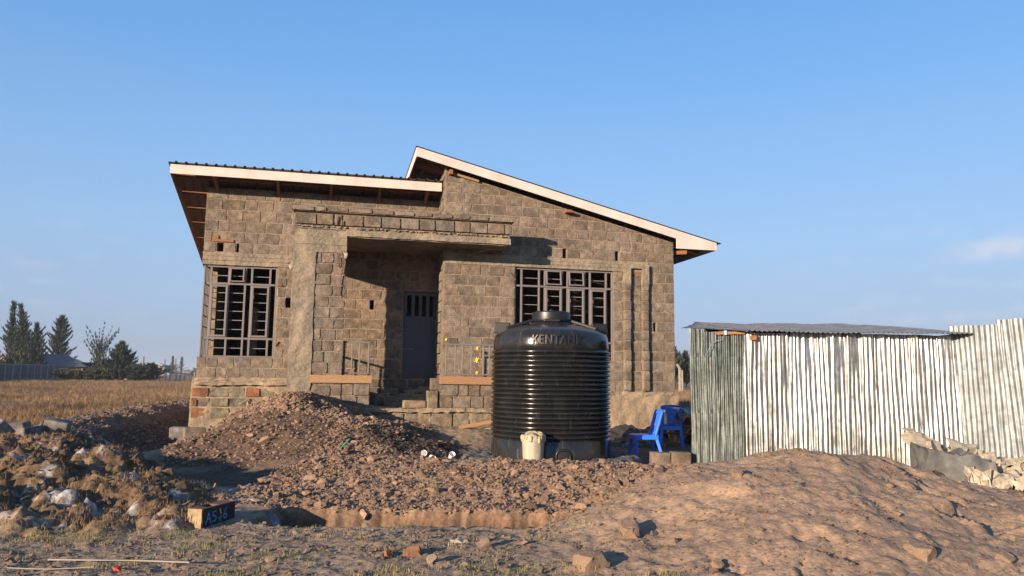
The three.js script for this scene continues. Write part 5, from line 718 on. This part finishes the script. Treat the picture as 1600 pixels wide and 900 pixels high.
{ // grey block boundary wall at the far left
  const w = base('boundary_wall', W(-66.7, 104, 0), SITE_TURN + 1.725); tag(w, 'long dark grey stone boundary wall across the field at far left', 'wall');
  const wm = std({ color: RGB(.16, .155, .16), map: stoneCol, roughness: .95 }); mesh('wall', box(-22, 8.2, -.1, 2.15, -.1, .1, 0), wm, w); for (let k = 0; k < 9; k++) mesh('pier', box(-9 + k * 2.0, -8.72 + k * 2.0, -.1, 2.148, -.14, .13, 0), std({ color: RGB(.24, .23, .23), roughness: .95 }), w); mesh('coping', box(-22, 8.2, 2.15, 2.24, -.13, .13, 0), std({ color: RGB(.3, .27, .25), roughness: .95 }), w);
}
function hip(name, label, r, d, turn, w, l, hw, hr, wallM, roofM, rid = .35) { const h = base(name, W(r, d, 0), SITE_TURN + turn); tag(h, label, 'house'); mesh('wall', box(-w / 2, w / 2, 0, hw, -l / 2, l / 2, 0), wallM, h); const e = .6, a = w / 2 + e, b = l / 2 + e, q = Math.max(0, w / 2 - l / 2 * rid * 2), P = [[-a, hw, b], [a, hw, b], [a, hw, -b], [-a, hw, -b], [-q, hr, 0], [q, hr, 0]]; const pos = []; for (const t of [[0, 1, 5], [0, 5, 4], [1, 2, 5], [2, 3, 4], [2, 4, 5], [3, 0, 4], [0, 3, 2], [0, 2, 1]]) for (const i of t) pos.push(...P[i]); const g = new THREE.BufferGeometry(); g.setAttribute('position', new THREE.Float32BufferAttribute(pos, 3)); g.computeVertexNormals(); mesh('roof', triUV(g), roofM, h); return h; }
const tanWall = std({ color: RGB(.42, .29, .165), map: concCol, roughness: .95 }), greyRoof = std({ color: RGB(.23, .235, .245), map: clothCol, roughness: .5, metalness: .3 });
{ const h = hip('hipped_house', 'tan house with grey hipped roof behind the boundary wall', -71.8, 118, .35, 9, 7, 2.05, 4.0, tanWall, greyRoof, .45); for (const x of [-2.2, 1.4]) { const f = mesh('window', box(x, x + 1.1, .8, 1.8, 3.49, 3.53, 0), M.white, h); mesh('pane', box(x + .08, x + 1.02, .88, 1.72, 3.53, 3.545, 0), M.door, f); } mesh('lower_roof', [bar([4, 2.7, -1], [9, 2.7, -1], 5, .1)].map(g => g.translate(0, 0, 0)), greyRoof, h); mesh('veranda_wall', box(4.5, 8.5, 0, 2.1, -3, -1.5, 0), tanWall, h); mesh('veranda_slope', prep(new THREE.BoxGeometry(5.2, .08, 3.4).rotateX(.38).translate(6.4, 2.15, 1.6)), greyRoof, h); }
{ const h = hip('far_house', 'house with a low brown roof at the far left edge', -84, 120, .2, 14, 8, 2.3, 4.0, tanWall, std({ color: RGB(.32, .27, .23), roughness: .9 })); }
{ const b = base('flat_building', W(-143, 305, 0), SITE_TURN); tag(b, 'distant tan flat roofed building on the skyline', 'building'); mesh('wall', [box(-2.4, 1.6, 0, 3.7, -3, 3, 0), box(1.6, 3, 0, 3.3, -2, 2.5, 0)], tanWall, b); mesh('roof', box(-2.6, 1.8, 3.7, 3.9, -3.2, 3.2, 0), M.slab, b); for (const x of [-1.8, -.2]) mesh('window', box(x, x + .9, 2.0, 3.0, 3.0, 3.06, 0), M.door, b); }
hip('pale_roof_house', 'distant low house with a pale blue metal roof', -139, 302, .2, 4, 4, .4, 1.7, tanWall, std({ color: RGB(.42, .48, .52), roughness: .5, metalness: .3 }), .5);
hip('small_hut', 'small tan hut behind the hedge right of the sparse tree', -57.0, 112, .1, 3, 3, 1.9, 2.9, std({ color: RGB(.42, .24, .15), roughness: .95 }), std({ color: RGB(.3, .16, .11), roughness: .9 }), .5);
hip('low_shed', 'small distant tan shed left of the pale blue roof', -148, 300, 0, 7, 5, 1.6, 2.2, tanWall, std({ color: RGB(.30, .24, .2), roughness: .9 }), .5);
scene.fog = new THREE.FogExp2(new THREE.Color().setRGB(.55, .58, .66), 0.0003);
scene.environmentIntensity = 1;
renderer.render(scene, camera);
